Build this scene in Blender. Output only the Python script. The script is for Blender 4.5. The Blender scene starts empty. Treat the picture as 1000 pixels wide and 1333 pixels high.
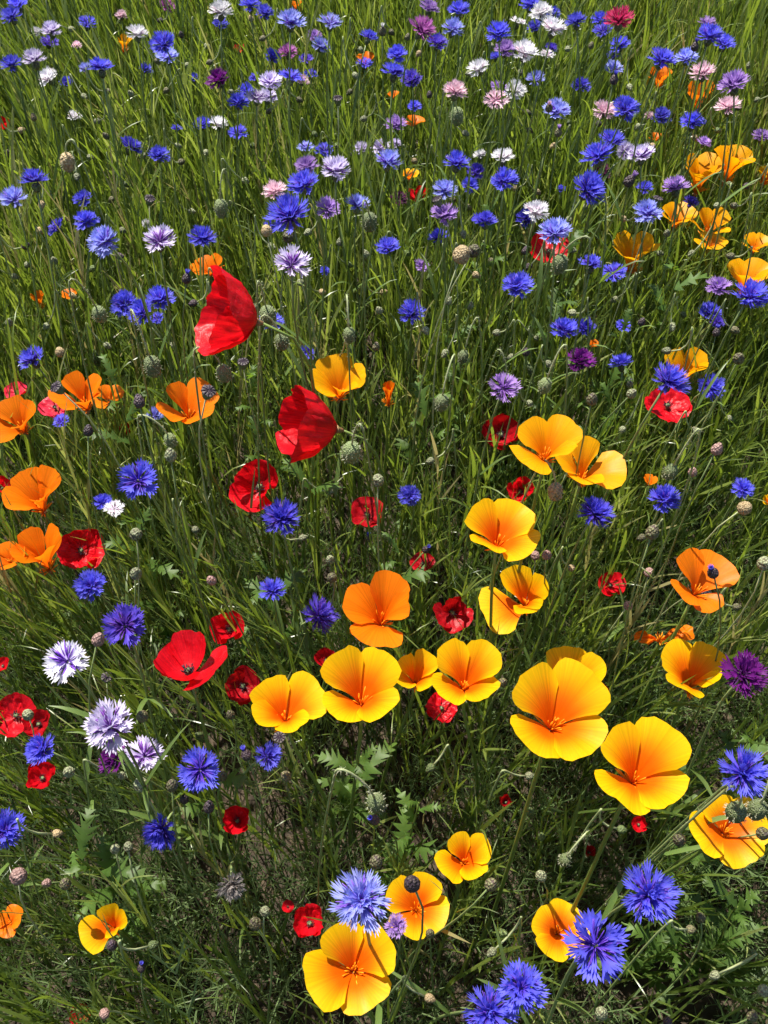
import bpy, math, random
import numpy as np
from mathutils import Vector, Matrix, noise

R = math.radians
rng = random.Random(7)
nrng = np.random.default_rng(11)
scene = bpy.context.scene
col = scene.collection

# ------------------------------------------------------------------ camera
F = 1200.0                     # focal length in photo pixels (photo 1000 x 1333)
PITCH = R(52.0)                # looking down
CAM = np.array((0.0, 0.0, 1.30))
RIGHT = np.array((1.0, 0, 0))
FWD = np.array((0, math.cos(PITCH), -math.sin(PITCH)))
UP = np.array((0, math.sin(PITCH), math.cos(PITCH)))
cd = bpy.data.cameras.new('camera')
cam = bpy.data.objects.new('camera', cd); col.objects.link(cam)
cam.location = CAM
cam.rotation_euler = (math.pi / 2 - PITCH, 0, 0)
cd.sensor_fit = 'HORIZONTAL'; cd.sensor_width = 36.0; cd.lens = 36.0 * F / 1000.0
cd.clip_start = 0.02; cd.clip_end = 500
scene.camera = cam

# ------------------------------------------------------------------ sky, sun, exposure
SUN_ELEV, SUN_AZ = 64.0, -34.0           # azimuth measured from +Y (ahead) towards +X
w = bpy.data.worlds.new('World'); scene.world = w; w.use_nodes = True
nt = w.node_tree
sky = nt.nodes.new('ShaderNodeTexSky'); sky.sky_type = 'NISHITA'; sky.sun_disc = False
sky.sun_elevation = R(SUN_ELEV); sky.sun_rotation = R(SUN_AZ)
bg = nt.nodes['Background']; bg.inputs['Strength'].default_value = 0.07
nt.links.new(sky.outputs['Color'], bg.inputs['Color'])
sl = bpy.data.lights.new('sun', 'SUN'); sl.energy = 5.0; sl.angle = R(0.53); sl.color = (1.0, 0.95, 0.86)
sun = bpy.data.objects.new('sun', sl); col.objects.link(sun)
to_sun = Vector((math.sin(R(SUN_AZ)) * math.cos(R(SUN_ELEV)), math.cos(R(SUN_AZ)) * math.cos(R(SUN_ELEV)), math.sin(R(SUN_ELEV))))
sun.rotation_euler = to_sun.to_track_quat('Z', 'Y').to_euler()
sun.location = (-2, 3, 5)
vs = scene.view_settings
vs.view_transform = 'Standard'; vs.look = 'None'; vs.exposure = 1.0; vs.gamma = 1.0; vs.use_curve_mapping = False
scene.render.engine = 'CYCLES'
cy = scene.cycles
cy.use_denoising = True
cy.max_bounces = 4; cy.diffuse_bounces = 3; cy.glossy_bounces = 1; cy.transmission_bounces = 3; cy.transparent_max_bounces = 2
cy.use_adaptive_sampling = True; cy.adaptive_threshold = 0.02; cy.adaptive_min_samples = 12
cy.time_limit = 600


def pix(px, py, z):
    """point on the view ray of photo pixel (px, py) at height z"""
    v = (666.5 - py) / F
    d = FWD + RIGHT * ((px - 500) / F) + UP * v
    return CAM + d * ((z - CAM[2]) / d[2])


def project(P):
    q = np.asarray(P) - CAM
    dz = q @ FWD
    return 500 + F * (q @ RIGHT) / dz, 666.5 - F * (q @ UP) / dz, dz


# ------------------------------------------------------------------ materials
def new_mat(name):
    m = bpy.data.materials.new(name); m.use_nodes = True
    n = m.node_tree.nodes; n.clear()
    return m, n, m.node_tree.links


def thin_mat(name, base, trans, fac, rough=0.5, spec=0.4, base2=None, trans2=None, attr=None, lo=0.0, hi=1.0, vary=0.15,
             stripe=0.0, bump=0.0, bumpscale=60.0, objrand=True, mottling=0.0):
    """thin plant tissue: reflecting front and light shining through; attr mixes base -> base2 along the piece"""
    m, n, L = new_mat(name)
    out = n.new('ShaderNodeOutputMaterial')
    mix = n.new('ShaderNodeMixShader'); mix.inputs[0].default_value = fac
    pb = n.new('ShaderNodeBsdfPrincipled'); pb.inputs['Roughness'].default_value = rough
    pb.inputs['Specular IOR Level'].default_value = spec
    tb = n.new('ShaderNodeBsdfTranslucent')

    def colour(c1, c2):
        if attr is None or c2 is None:
            node = n.new('ShaderNodeRGB'); node.outputs[0].default_value = (*c1, 1); o = node.outputs[0]
        else:
            at = n.new('ShaderNodeAttribute'); at.attribute_name = attr
            mr = n.new('ShaderNodeMapRange'); mr.inputs[1].default_value = lo; mr.inputs[2].default_value = hi
            mr.interpolation_type = 'SMOOTHSTEP'
            L.new(at.outputs['Fac'], mr.inputs[0])
            mx = n.new('ShaderNodeMix'); mx.data_type = 'RGBA'
            mx.inputs[6].default_value = (*c1, 1); mx.inputs[7].default_value = (*c2, 1)
            L.new(mr.outputs[0], mx.inputs[0]); o = mx.outputs[2]
        hs = n.new('ShaderNodeHueSaturation')
        L.new(o, hs.inputs['Color'])
        val = None
        if objrand:
            oi = n.new('ShaderNodeObjectInfo')
            m2 = n.new('ShaderNodeMapRange'); m2.inputs[3].default_value = 1 - vary; m2.inputs[4].default_value = 1 + vary
            L.new(oi.outputs['Random'], m2.inputs[0]); val = m2.outputs[0]
        if stripe:
            at = n.new('ShaderNodeAttribute'); at.attribute_name = 'a'
            nz = n.new('ShaderNodeTexNoise'); nz.noise_dimensions = '1D'; nz.inputs['Scale'].default_value = 14; nz.inputs['Detail'].default_value = 3
            L.new(at.outputs['Fac'], nz.inputs['W'])
            m3 = n.new('ShaderNodeMapRange'); m3.inputs[1].default_value = .3; m3.inputs[2].default_value = .7
            m3.inputs[3].default_value = 1 - stripe; m3.inputs[4].default_value = 1 + stripe
            L.new(nz.outputs['Fac'], m3.inputs[0])
            if val is None: val = m3.outputs[0]
            else:
                mu = n.new('ShaderNodeMath'); mu.operation = 'MULTIPLY'
                L.new(val, mu.inputs[0]); L.new(m3.outputs[0], mu.inputs[1]); val = mu.outputs[0]
        if mottling:
            tc = n.new('ShaderNodeTexCoord'); nz = n.new('ShaderNodeTexNoise'); nz.inputs['Scale'].default_value = 45; nz.inputs['Detail'].default_value = 3
            L.new(tc.outputs['Object'], nz.inputs['Vector'])
            m3 = n.new('ShaderNodeMapRange'); m3.inputs[1].default_value = .3; m3.inputs[2].default_value = .7
            m3.inputs[3].default_value = 1 - mottling; m3.inputs[4].default_value = 1 + mottling
            L.new(nz.outputs['Fac'], m3.inputs[0])
            if val is None: val = m3.outputs[0]
            else:
                mu = n.new('ShaderNodeMath'); mu.operation = 'MULTIPLY'
                L.new(val, mu.inputs[0]); L.new(m3.outputs[0], mu.inputs[1]); val = mu.outputs[0]
        if val is not None: L.new(val, hs.inputs['Value'])
        return hs.outputs['Color']
    L.new(colour(base, base2), pb.inputs['Base Color'])
    L.new(colour(trans, trans2 if trans2 else base2), tb.inputs['Color'])
    if bump:
        tc = n.new('ShaderNodeTexCoord'); nz = n.new('ShaderNodeTexNoise'); nz.inputs['Scale'].default_value = bumpscale; nz.inputs['Detail'].default_value = 4
        L.new(tc.outputs['Object'], nz.inputs['Vector'])
        bp = n.new('ShaderNodeBump'); bp.inputs['Strength'].default_value = bump; bp.inputs['Distance'].default_value = 0.004
        L.new(nz.outputs['Fac'], bp.inputs['Height'])
        L.new(bp.outputs[0], pb.inputs['Normal']); L.new(bp.outputs[0], tb.inputs['Normal'])
    L.new(pb.outputs[0], mix.inputs[1]); L.new(tb.outputs[0], mix.inputs[2]); L.new(mix.outputs[0], out.inputs['Surface'])
    return m


def solid_mat(name, c1, c2, rough=0.6, scale=300.0, attr=None, bump=0.3):
    m, n, L = new_mat(name)
    out = n.new('ShaderNodeOutputMaterial'); pb = n.new('ShaderNodeBsdfPrincipled')
    pb.inputs['Roughness'].default_value = rough; pb.inputs['Specular IOR Level'].default_value = .35
    tc = n.new('ShaderNodeTexCoord'); nz = n.new('ShaderNodeTexNoise'); nz.inputs['Scale'].default_value = scale; nz.inputs['Detail'].default_value = 3
    L.new(tc.outputs['Object'], nz.inputs['Vector'])
    mx = n.new('ShaderNodeMix'); mx.data_type = 'RGBA'; mx.inputs[6].default_value = (*c1, 1); mx.inputs[7].default_value = (*c2, 1)
    if attr:
        at = n.new('ShaderNodeAttribute'); at.attribute_name = attr; L.new(at.outputs['Fac'], mx.inputs[0])
    else:
        mr = n.new('ShaderNodeMapRange'); mr.inputs[1].default_value = .35; mr.inputs[2].default_value = .65
        L.new(nz.outputs['Fac'], mr.inputs[0]); L.new(mr.outputs[0], mx.inputs[0])
    L.new(mx.outputs[2], pb.inputs['Base Color'])
    if bump:
        bp = n.new('ShaderNodeBump'); bp.inputs['Strength'].default_value = bump; bp.inputs['Distance'].default_value = 0.001
        L.new(nz.outputs['Fac'], bp.inputs['Height']); L.new(bp.outputs[0], pb.inputs['Normal'])
    L.new(pb.outputs[0], out.inputs['Surface'])
    return m


# cornflower colours: tip colour, throat colour, disc colour
CORN = {
    'blue':    ((0.125, 0.125, 0.74), (0.09, 0.05, 0.55), (0.07, 0.02, 0.30)),
    'deep':    ((0.085, 0.075, 0.60), (0.07, 0.035, 0.44), (0.05, 0.015, 0.22)),
    'violet':  ((0.110, 0.070, 0.56), (0.10, 0.035, 0.40), (0.06, 0.012, 0.20)),
    'pale':    ((0.34, 0.38, 0.84), (0.24, 0.20, 0.72), (0.16, 0.07, 0.46)),
    'lilac':   ((0.42, 0.26, 0.62), (0.30, 0.14, 0.50), (0.16, 0.05, 0.32)),
    'palelilac': ((0.66, 0.60, 0.80), (0.42, 0.30, 0.62), (0.13, 0.03, 0.26)),
    'magenta': ((0.48, 0.15, 0.46), (0.36, 0.08, 0.36), (0.2, 0.03, 0.2)),
    'white':   ((0.82, 0.81, 0.84), (0.74, 0.70, 0.78), (0.60, 0.42, 0.52)),
    'whiteviolet': ((0.80, 0.79, 0.86), (0.55, 0.48, 0.75), (0.16, 0.05, 0.42)),
    'pink':    ((0.78, 0.56, 0.64), (0.72, 0.46, 0.58), (0.6, 0.28, 0.4)),
    'crimson': ((0.52, 0.035, 0.13), (0.42, 0.02, 0.10), (0.25, 0.01, 0.07)),
    'purple':  ((0.16, 0.012, 0.20), (0.11, 0.008, 0.15), (0.05, 0.004, 0.08)),
    'maroon':  ((0.085, 0.006, 0.060), (0.06, 0.004, 0.045), (0.03, 0.002, 0.025)),
    'grey':    ((0.34, 0.30, 0.28), (0.26, 0.22, 0.20), (0.12, 0.10, 0.09)),
}
FLORET_M, DISC_M = {}, {}
for k, (tip, thr, dis) in CORN.items():
    FLORET_M[k] = thin_mat('cornflower_floret_' + k, thr, thr, 0.38, rough=.55, spec=.25, base2=tip, trans2=tip, attr='t', lo=.25, hi=.75, vary=.22)
    DISC_M[k] = thin_mat('cornflower_disc_' + k, dis, dis, 0.2, rough=.5, spec=.3, base2=tuple(min(.9, c * 1.5 + .02) for c in dis), attr='t', vary=.1)
Y1, Y0 = (0.90, 0.53, 0.003), (0.95, 0.15, 0.002)
G1, G0 = (0.92, 0.43, 0.003), (0.94, 0.23, 0.002)
O1, O0 = (0.92, 0.215, 0.004), (0.90, 0.14, 0.003)
PET_M = {
    'yellow': thin_mat('golden_petal', Y0, Y0, .50, rough=.42, spec=.18, base2=Y1, trans2=Y1, attr='t', lo=.40, hi=1.0, vary=.06, stripe=.10, bump=.08, bumpscale=90),
    'gold':   thin_mat('amber_petal', G0, G0, .50, rough=.42, spec=.18, base2=G1, trans2=G1, attr='t', lo=.25, hi=.95, vary=.06, stripe=.10, bump=.08, bumpscale=90),
    'orange': thin_mat('orange_petal', O0, O0, .50, rough=.42, spec=.18, base2=O1, trans2=O1, attr='t', lo=.1, hi=.8, vary=.08, stripe=.12, bump=.08, bumpscale=90),
    'red':    thin_mat('red_petal', (.30, .002, .004), (.45, .003, .004), .45, rough=.42, spec=.35, base2=(.64, .004, .013), trans2=(.78, .006, .012), attr='t', lo=.02, hi=.30, vary=.12, stripe=.16, bump=.35, bumpscale=110),
    'darkred': thin_mat('dark_red_petal', (.16, .002, .004), (.25, .002, .003), .4, rough=.45, spec=.3, base2=(.40, .004, .010), trans2=(.48, .006, .006), attr='t', lo=.02, hi=.4, vary=.12, stripe=.16, bump=.35, bumpscale=110),
    'pinkred': thin_mat('pink_red_petal', (.5, .006, .02), (.5, .01, .02), .4, rough=.42, spec=.35, base2=(.72, .03, .07), trans2=(.8, .03, .05), attr='t', lo=.02, hi=.5, vary=.12, stripe=.16, bump=.35, bumpscale=110),
}
STAMEN_M = thin_mat('orange_stamen', (.85, .17, .003), (.9, .25, .003), .2, base2=(.95, .36, .006), attr='t', vary=.05)
DARK_M = solid_mat('black_stamen', (.012, .006, .016), (.05, .03, .05), scale=900)
COLLAR_M = solid_mat('poppy_collar', (.20, .16, .05), (.32, .12, .06))
STEM_M = thin_mat('cornflower_stem', (.14, .20, .05), (.20, .30, .03), .15, rough=.42, spec=.5, base2=(.20, .26, .09), attr='t', vary=.2)
PSTEM_M = thin_mat('poppy_stem', (.12, .20, .03), (.20, .32, .025), .15, rough=.4, spec=.5, base2=(.18, .25, .05), attr='t', vary=.2)
PALESTEM_M = thin_mat('downy_stem', (.17, .24, .065), (.22, .30, .05), .15, rough=.4, spec=.5, base2=(.42, .46, .24), attr='t', vary=.2)
LEAF_M = thin_mat('cornflower_leaf', (.10, .16, .035), (.22, .34, .03), .34, rough=.42, spec=.5, base2=(.13, .19, .05), attr='t', vary=.25)
PLEAF_M = thin_mat('poppy_leaf', (.06, .115, .02), (.17, .29, .018), .38, rough=.5, spec=.35, base2=(.08, .14, .022), attr='t', vary=.2, mottling=.2)


def scale_mat(name, body, edge, scale=8.0, rough=.55):
    """overlapping bracts: pale bodies with dark fringed edges"""
    m, n, L = new_mat(name)
    out = n.new('ShaderNodeOutputMaterial'); pb = n.new('ShaderNodeBsdfPrincipled'); pb.inputs['Roughness'].default_value = rough
    tc = n.new('ShaderNodeTexCoord'); mp = n.new('ShaderNodeMapping'); mp.inputs['Scale'].default_value = (1, 1, .7)
    vo = n.new('ShaderNodeTexVoronoi'); vo.inputs['Scale'].default_value = scale
    L.new(tc.outputs['Object'], mp.inputs[0]); L.new(mp.outputs[0], vo.inputs['Vector'])
    mr = n.new('ShaderNodeMapRange'); mr.inputs[1].default_value = .25; mr.inputs[2].default_value = .85; L.new(vo.outputs['Distance'], mr.inputs[0])
    mx = n.new('ShaderNodeMix'); mx.data_type = 'RGBA'; mx.inputs[6].default_value = (*body, 1); mx.inputs[7].default_value = (*edge, 1)
    L.new(mr.outputs[0], mx.inputs[0])
    oi = n.new('ShaderNodeObjectInfo'); m2 = n.new('ShaderNodeMapRange'); m2.inputs[3].default_value = .7; m2.inputs[4].default_value = 1.3
    hs = n.new('ShaderNodeHueSaturation'); L.new(oi.outputs['Random'], m2.inputs[0]); L.new(m2.outputs[0], hs.inputs['Value']); L.new(mx.outputs[2], hs.inputs['Color'])
    L.new(hs.outputs[0], pb.inputs['Base Color'])
    bp = n.new('ShaderNodeBump'); bp.inputs['Strength'].default_value = .4; bp.inputs['Distance'].default_value = .04; bp.invert = True
    L.new(vo.outputs['Distance'], bp.inputs['Height']); L.new(bp.outputs[0], pb.inputs['Normal'])
    L.new(pb.outputs[0], out.inputs['Surface'])
    return m


CALYX_M = scale_mat('cornflower_calyx', (.13, .17, .055), (.05, .03, .025), 9)
NOD_M = scale_mat('hairy_green_bud', (.17, .21, .08), (.10, .13, .05), 16)
BUD_M = {'hairy': NOD_M, 'green': scale_mat('green_bud', (.13, .18, .05), (.06, .08, .03), 9),
         'brown': scale_mat('brown_bud', (.15, .15, .06), (.06, .035, .03), 7),
         'purple': scale_mat('purple_bud', (.07, .05, .045), (.028, .012, .03), 7),
         'tan': scale_mat('tan_bud', (.42, .32, .17), (.20, .13, .06), 9),
         'pink': scale_mat('pinkish_bud', (.42, .26, .22), (.22, .12, .10), 7),
         'silver': scale_mat('silvery_bud', (.27, .30, .16), (.10, .085, .05), 7)}
HAIR_M = thin_mat('stem_hair', (.42, .42, .28), (.5, .5, .3), .3, vary=.1)
CAPS_M = solid_mat('seed_capsule', (.14, .18, .07), (.08, .11, .05), scale=6, bump=.3)
CAP_M = solid_mat('capsule_cap', (.13, .11, .10), (.03, .025, .03), scale=9, bump=.5)

# ------------------------------------------------------------------ mesh helpers


class MB:
    def __init__(s): s.V, s.F, s.t, s.a, s.mi = [], [], [], [], []

    def add(s, V, Fc, t=None, a=None, mi=0):
        o = len(s.V)
        s.V += [tuple(v) for v in V]; s.F += [tuple(i + o for i in f) for f in Fc]
        s.t += list(t) if t is not None else [0.5] * len(V)
        s.a += list(a) if a is not None else [0.0] * len(V)
        s.mi += [mi] * len(Fc)

    def mesh(s, name, mats, smooth=True):
        me = bpy.data.meshes.new(name)
        me.from_pydata(s.V, [], s.F)
        for m in (mats if isinstance(mats, (list, tuple)) else [mats]): me.materials.append(m)
        me.attributes.new('t', 'FLOAT', 'POINT').data.foreach_set('value', s.t)
        me.attributes.new('a', 'FLOAT', 'POINT').data.foreach_set('value', s.a)
        if any(s.mi): me.polygons.foreach_set('material_index', s.mi)
        if smooth: me.polygons.foreach_set('use_smooth', [True] * len(me.polygons))
        me.update()
        return me


def put(name, me, parent=None, M=None):
    o = bpy.data.objects.new(name, me); col.objects.link(o)
    if parent is not None: o.parent = parent
    if M is not None: o.matrix_local = M
    return o


def root(name, p):
    o = bpy.data.objects.new(name, None); col.objects.link(o)
    o.location = (float(p[0]), float(p[1]), 0.0); o.empty_display_size = .02
    return o


def unit(v):
    v = np.asarray(v, float); return v / (np.linalg.norm(v) + 1e-12)


def frame(d):
    d = unit(d); h = np.array((1, 0, 0)) if abs(d[0]) < .8 else np.array((0, 1, 0))
    x = unit(np.cross(h, d)); y = np.cross(d, x)
    return x, y, d


def tube(path, radii, sides=5, cap=True):
    path = np.asarray(path, float); n = len(path); V, Fc, t = [], [], []
    x, y, _ = frame(path[1] - path[0])
    for i in range(n):
        d = unit(path[min(i + 1, n - 1)] - path[max(i - 1, 0)])
        x = unit(x - d * (x @ d)); y = np.cross(d, x)
        r = radii[i] if hasattr(radii, '__len__') else radii
        for k in range(sides):
            c = 2 * math.pi * k / sides
            V.append(path[i] + r * (math.cos(c) * x + math.sin(c) * y)); t.append(i / (n - 1))
    for i in range(n - 1):
        for k in range(sides):
            k2 = (k + 1) % sides
            Fc.append((i * sides + k, i * sides + k2, (i + 1) * sides + k2, (i + 1) * sides + k))
    if cap: Fc.append(tuple((n - 1) * sides + k for k in range(sides)))
    return V, Fc, t


def bez(p0, p1, p2, p3, n):
    T = np.linspace(0, 1, n + 1)[:, None]
    p0, p1, p2, p3 = map(np.asarray, (p0, p1, p2, p3))
    return (1 - T) ** 3 * p0 + 3 * (1 - T) ** 2 * T * p1 + 3 * (1 - T) * T ** 2 * p2 + T ** 3 * p3


def lathe(prof, sides, axis=(0, 0, 1), origin=(0, 0, 0), lump=0.0):
    x, y, d = frame(axis); origin = np.asarray(origin, float); V, Fc, t = [], [], []
    n = len(prof)
    for i, (r, z) in enumerate(prof):
        for k in range(sides):
            c = 2 * math.pi * (k + .5 * (i % 2)) / sides
            rr = r * (1 + lump * (1 if (i + k) % 2 else -1))
            V.append(origin + rr * (math.cos(c) * x + math.sin(c) * y) + z * d); t.append(i / (n - 1))
    for i in range(n - 1):
        for k in range(sides):
            k2 = (k + 1) % sides
            Fc.append((i * sides + k, i * sides + k2, (i + 1) * sides + k2, (i + 1) * sides + k))
    Fc.append(tuple(range(sides - 1, -1, -1))); Fc.append(tuple((n - 1) * sides + k for k in range(sides)))
    return V, Fc, t


def strip(path, widths, side, fold=0.0):
    """narrow leaf along a path: 3 vertices per station with a folded midrib"""
    path = np.asarray(path, float); V, Fc, t, a = [], [], [], []
    n = len(path)
    for i in range(n):
        d = unit(path[min(i + 1, n - 1)] - path[max(i - 1, 0)])
        s = unit(side - d * (np.asarray(side) @ d)); nn = np.cross(d, s)
        wd = widths[i]
        V += [path[i] - s * wd + nn * wd * fold, path[i], path[i] + s * wd + nn * wd * fold]
        t += [i / (n - 1)] * 3; a += [-1, 0, 1]
    for i in range(n - 1):
        b = 3 * i
        Fc += [(b, b + 1, b + 4, b + 3), (b + 1, b + 2, b + 5, b + 4)]
    return V, Fc, t, a


# ------------------------------------------------------------------ bookkeeping for labels
PLANTS = []      # dict(root, head(np), desc, label, phrase, cat, group, zone)
DISCS = []       # (px, py, radius px, depth) of heads that the grass should not smother


def fit(V, px, py, wpx, nominal, zr):
    """scale and origin that put the oriented unit shape V at photo pixel (px,py), wpx wide; the distance
    follows from the flower's usual width, held to the heights such plants reach"""
    V = np.asarray(V); rx, uy, fz = V @ RIGHT, V @ UP, V @ FWD
    wu = rx.max() - rx.min()
    v = (666.5 - py) / F
    k = math.sin(PITCH) - v * math.cos(PITCH)
    Z = F * nominal / wpx
    z = min(max(CAM[2] - Z * k, zr[0]), zr[1])
    Z = (CAM[2] - z) / k
    s = wpx * Z / F / wu
    C = CAM + Z * (FWD + RIGHT * ((px - 500) / F) + UP * v)
    O = C - s * (RIGHT * (rx.max() + rx.min()) / 2 + UP * (uy.max() + uy.min()) / 2 + FWD * (fz.max() + fz.min()) / 2)
    hpx = (uy.max() - uy.min()) * s * F / Z
    return s, O, Z, hpx


def rot_tilt(tilt, az, spin):
    """axis leans by tilt towards azimuth az (0 = away from camera +Y, 90 = +X, 180 = to the camera)"""
    a = R(az); axis = Vector((-math.cos(a), math.sin(a), 0))
    return np.array((Matrix.Rotation(R(tilt), 3, axis) @ Matrix.Rotation(spin, 3, 'Z')))


def ground_base(O, axis, spread=.05, seed=None):
    r = seed or rng
    b = np.array((O[0] + r.uniform(-spread, spread) - axis[0] * .05, O[1] + r.uniform(-spread, spread) - axis[1] * .05, 0.0))
    return b


def stem_path(b, O, axis, n=9):
    h = O[2]
    return bez(b + (0, 0, -.01), b + np.array((rng.uniform(-.02, .02), rng.uniform(-.02, .02), h * .45)), O - np.asarray(axis) * h * .22, O, n)


def leaf_on(mb, p, az, L, wmax, rise=55, droop=.5, n=4, fold=.25):
    d0 = np.array((math.cos(az) * math.cos(R(rise)), math.sin(az) * math.cos(R(rise)), math.sin(R(rise))))
    e = np.array((math.cos(az), math.sin(az), 0))
    p = np.asarray(p, float)
    path = bez(p, p + d0 * L * .4, p + d0 * L * .7 + e * L * .1 * droop, p + d0 * L * .85 + e * L * .35 * droop - np.array((0, 0, L * .25 * droop)), n)
    wd = [wmax * f for f in (np.sin(np.linspace(.18, 1, n + 1) ** .8 * math.pi) + .05)]
    side = np.array((-math.sin(az), math.cos(az), 0))
    V, Fc, t, a = strip(path, wd, side, fold)
    mb.add(V, Fc, t, a)


def lobed_leaf(mb, p, az, L, rise=40, droop=.6, lobes=6, width=.30, r=rng):
    """toothed, deeply cut poppy leaf: a midrib with pointed lobes on both sides"""
    d0 = np.array((math.cos(az) * math.cos(R(rise)), math.sin(az) * math.cos(R(rise)), math.sin(R(rise))))
    e = np.array((math.cos(az), math.sin(az), 0)); side = np.array((-math.sin(az), math.cos(az), 0)); p = np.asarray(p, float)
    n = lobes * 2
    path = bez(p, p + d0 * L * .4, p + d0 * L * .72, p + d0 * L * .8 + e * L * .3 * droop - np.array((0, 0, L * .3 * droop)), n)
    V, Fc, t = [], [], []
    for i in range(n + 1):
        f = i / n; d = unit(path[min(i + 1, n)] - path[max(i - 1, 0)])
        nn = np.cross(side, d)
        env = width * L * (math.sin(min(1, f * .93 + .12) * math.pi) ** .7)
        if i % 2: wd = env * r.uniform(.6, 1.25); fw = d * env * r.uniform(.3, .9)
        else: wd = env * r.uniform(.16, .3); fw = d * 0
        if i == n: wd = .001; fw = d * 0
        wob = nn * r.uniform(-.08, .12) * L
        V += [path[i] - side * wd + fw + (wob if i % 2 else 0), path[i], path[i] + side * wd + fw + (wob * .6 if i % 2 else 0)]
        t += [f] * 3
    for i in range(n):
        b = 3 * i; Fc += [(b, b + 1, b + 4, b + 3), (b + 1, b + 2, b + 5, b + 4)]
    mb.add(V, Fc, t)


# ------------------------------------------------------------------ cornflowers
def floret_mb(seed, lobes=6, spread=1.0, L=1.0, mb=None, M=None, mi=0):
    """one trumpet floret along +X, flaring into pointed lobes"""
    r = random.Random(seed); V, Fc, t = [], [], []
    st = ((0.10, .035, 1.5), (.42, .055, 1.35), (.66, .155 * spread, 1.05))
    n = lobes + 1
    for x, wd, ang in st:
        for i in range(n):
            u = (i / lobes * 2 - 1) * ang
            V.append((x * L, wd * math.sin(u) / math.sin(min(ang, 1.5)), wd * (.9 - math.cos(u)) * .9)); t.append(x)
    for j in range(2):
        for i in range(lobes):
            b = j * n + i; Fc.append((b, b + 1, b + n + 1, b + n))
    for i in range(lobes):
        u = ((i + .5) / lobes * 2 - 1)
        ln = 1.0 - .16 * u * u + r.uniform(-.09, .06)
        tip = (ln * L, .34 * spread * u + r.uniform(-.02, .02), .06 + .10 * u * u + r.uniform(-.05, .07))
        a, b = 2 * n + i, 2 * n + i + 1
        mid = ((V[a][0] + V[b][0]) / 2 * .45 + tip[0] * .55, (V[a][1] + V[b][1]) / 2 * .45 + tip[1] * .55, (V[a][2] + V[b][2]) / 2 * .45 + tip[2] * .55)
        wv = .042 * spread
        k = len(V)
        V += [(mid[0], mid[1] - wv, mid[2]), (mid[0], mid[1] + wv, mid[2] - .01), tip]; t += [.85, .85, 1.0]
        Fc += [(a, b, k + 1, k), (k, k + 1, k + 2)]
    if M is not None:
        V = [tuple(M @ Vector(v)) for v in V]
    own = mb or MB()
    own.add(V, Fc, t, mi=mi)
    return own


def head_layout(seed, style):
    """list of matrices (unit head radius ~1) for the florets of one head"""
    r = random.Random(seed); out = []
    if style == 'double': rings = ((14, 8, 1.0), (12, 32, .95), (10, 54, .86), (6, 74, .74))
    elif style == 'single': rings = ((12, 10, 1.0), (7, 30, .92))
    else: rings = ((12, 10, 1.0), (10, 36, .94), (7, 60, .80))
    for n, el, L in rings:
        o = r.uniform(0, 6.28)
        for i in range(n):
            az = o + 6.283 * (i + r.uniform(-.28, .28)) / n
            e = R(el + r.uniform(-11, 11)); s = L * r.uniform(.86, 1.08)
            M = Matrix.Rotation(az, 4, 'Z') @ Matrix.Rotation(-e, 4, 'Y') @ Matrix.Rotation(r.uniform(-.5, .5), 4, 'X') @ Matrix.Scale(s, 4)
            out.append(M)
    return out


def disc_mb(seed, mb=None, mi=0, n=44, spread=.62, tall=.46):
    r = random.Random(seed); own = mb or MB()
    for i in range(n):
        az = r.uniform(0, 6.28); q = math.sqrt(r.random())
        e = R(88 - 55 * q); L = tall * r.uniform(.7, 1.1) * (1 + .25 * q)
        d = np.array((math.cos(az) * math.cos(e), math.sin(az) * math.cos(e), math.sin(e)))
        b = np.array((math.cos(az), math.sin(az), 0)) * spread * .35 * q
        tip = b + d * L + np.array((math.cos(az), math.sin(az), 0)) * .05
        V, Fc, t = tube([b, b + d * L * .6, tip], [.026, .030, .014], 3)
        own.add(V, Fc, t, mi=mi)
    return own


CALYX_ME = MB(); _V, _F, _t = lathe([(.05, -.62), (.17, -.52), (.25, -.36), (.26, -.22), (.20, -.11), (.12, -.05)], 9, lump=.05)
CALYX_ME.add(_V, _F, _t); CALYX_ME = CALYX_ME.mesh('calyx', CALYX_M)
FLORET_ME = {k: [floret_mb(s, lobes=5 + s % 3, spread=(.8, 1.0, 1.2, .95)[s]).mesh('ray_floret', FLORET_M[k]) for s in range(4)] for k in CORN}
SLIM_ME = {k: [floret_mb(s + 9, lobes=5, spread=.62).mesh('ray_floret', FLORET_M[k]) for s in range(3)] for k in CORN}
DISC_ME = {k: [disc_mb(s).mesh('flower_head', DISC_M[k]) for s in range(3)] for k in CORN}
HEAD_ME = {}
_heads = {}
for s in range(6):
    lay = head_layout(50 + s, ('full', 'double', 'full', 'single', 'double', 'full')[s]); _heads[s] = lay


def head_mesh(c, s):
    if (c, s) not in HEAD_ME:
        mb = MB()
        for i, M in enumerate(_heads[s]): floret_mb(i % 5 + s, lobes=5, spread=.8 if s in (1, 4) else 1.0, mb=mb, M=M)
        disc_mb(s, mb, 1, n=18)
        HEAD_ME[(c, s)] = mb.mesh('flower_head', [FLORET_M[c], DISC_M[c]])
    return HEAD_ME[(c, s)]


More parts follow.
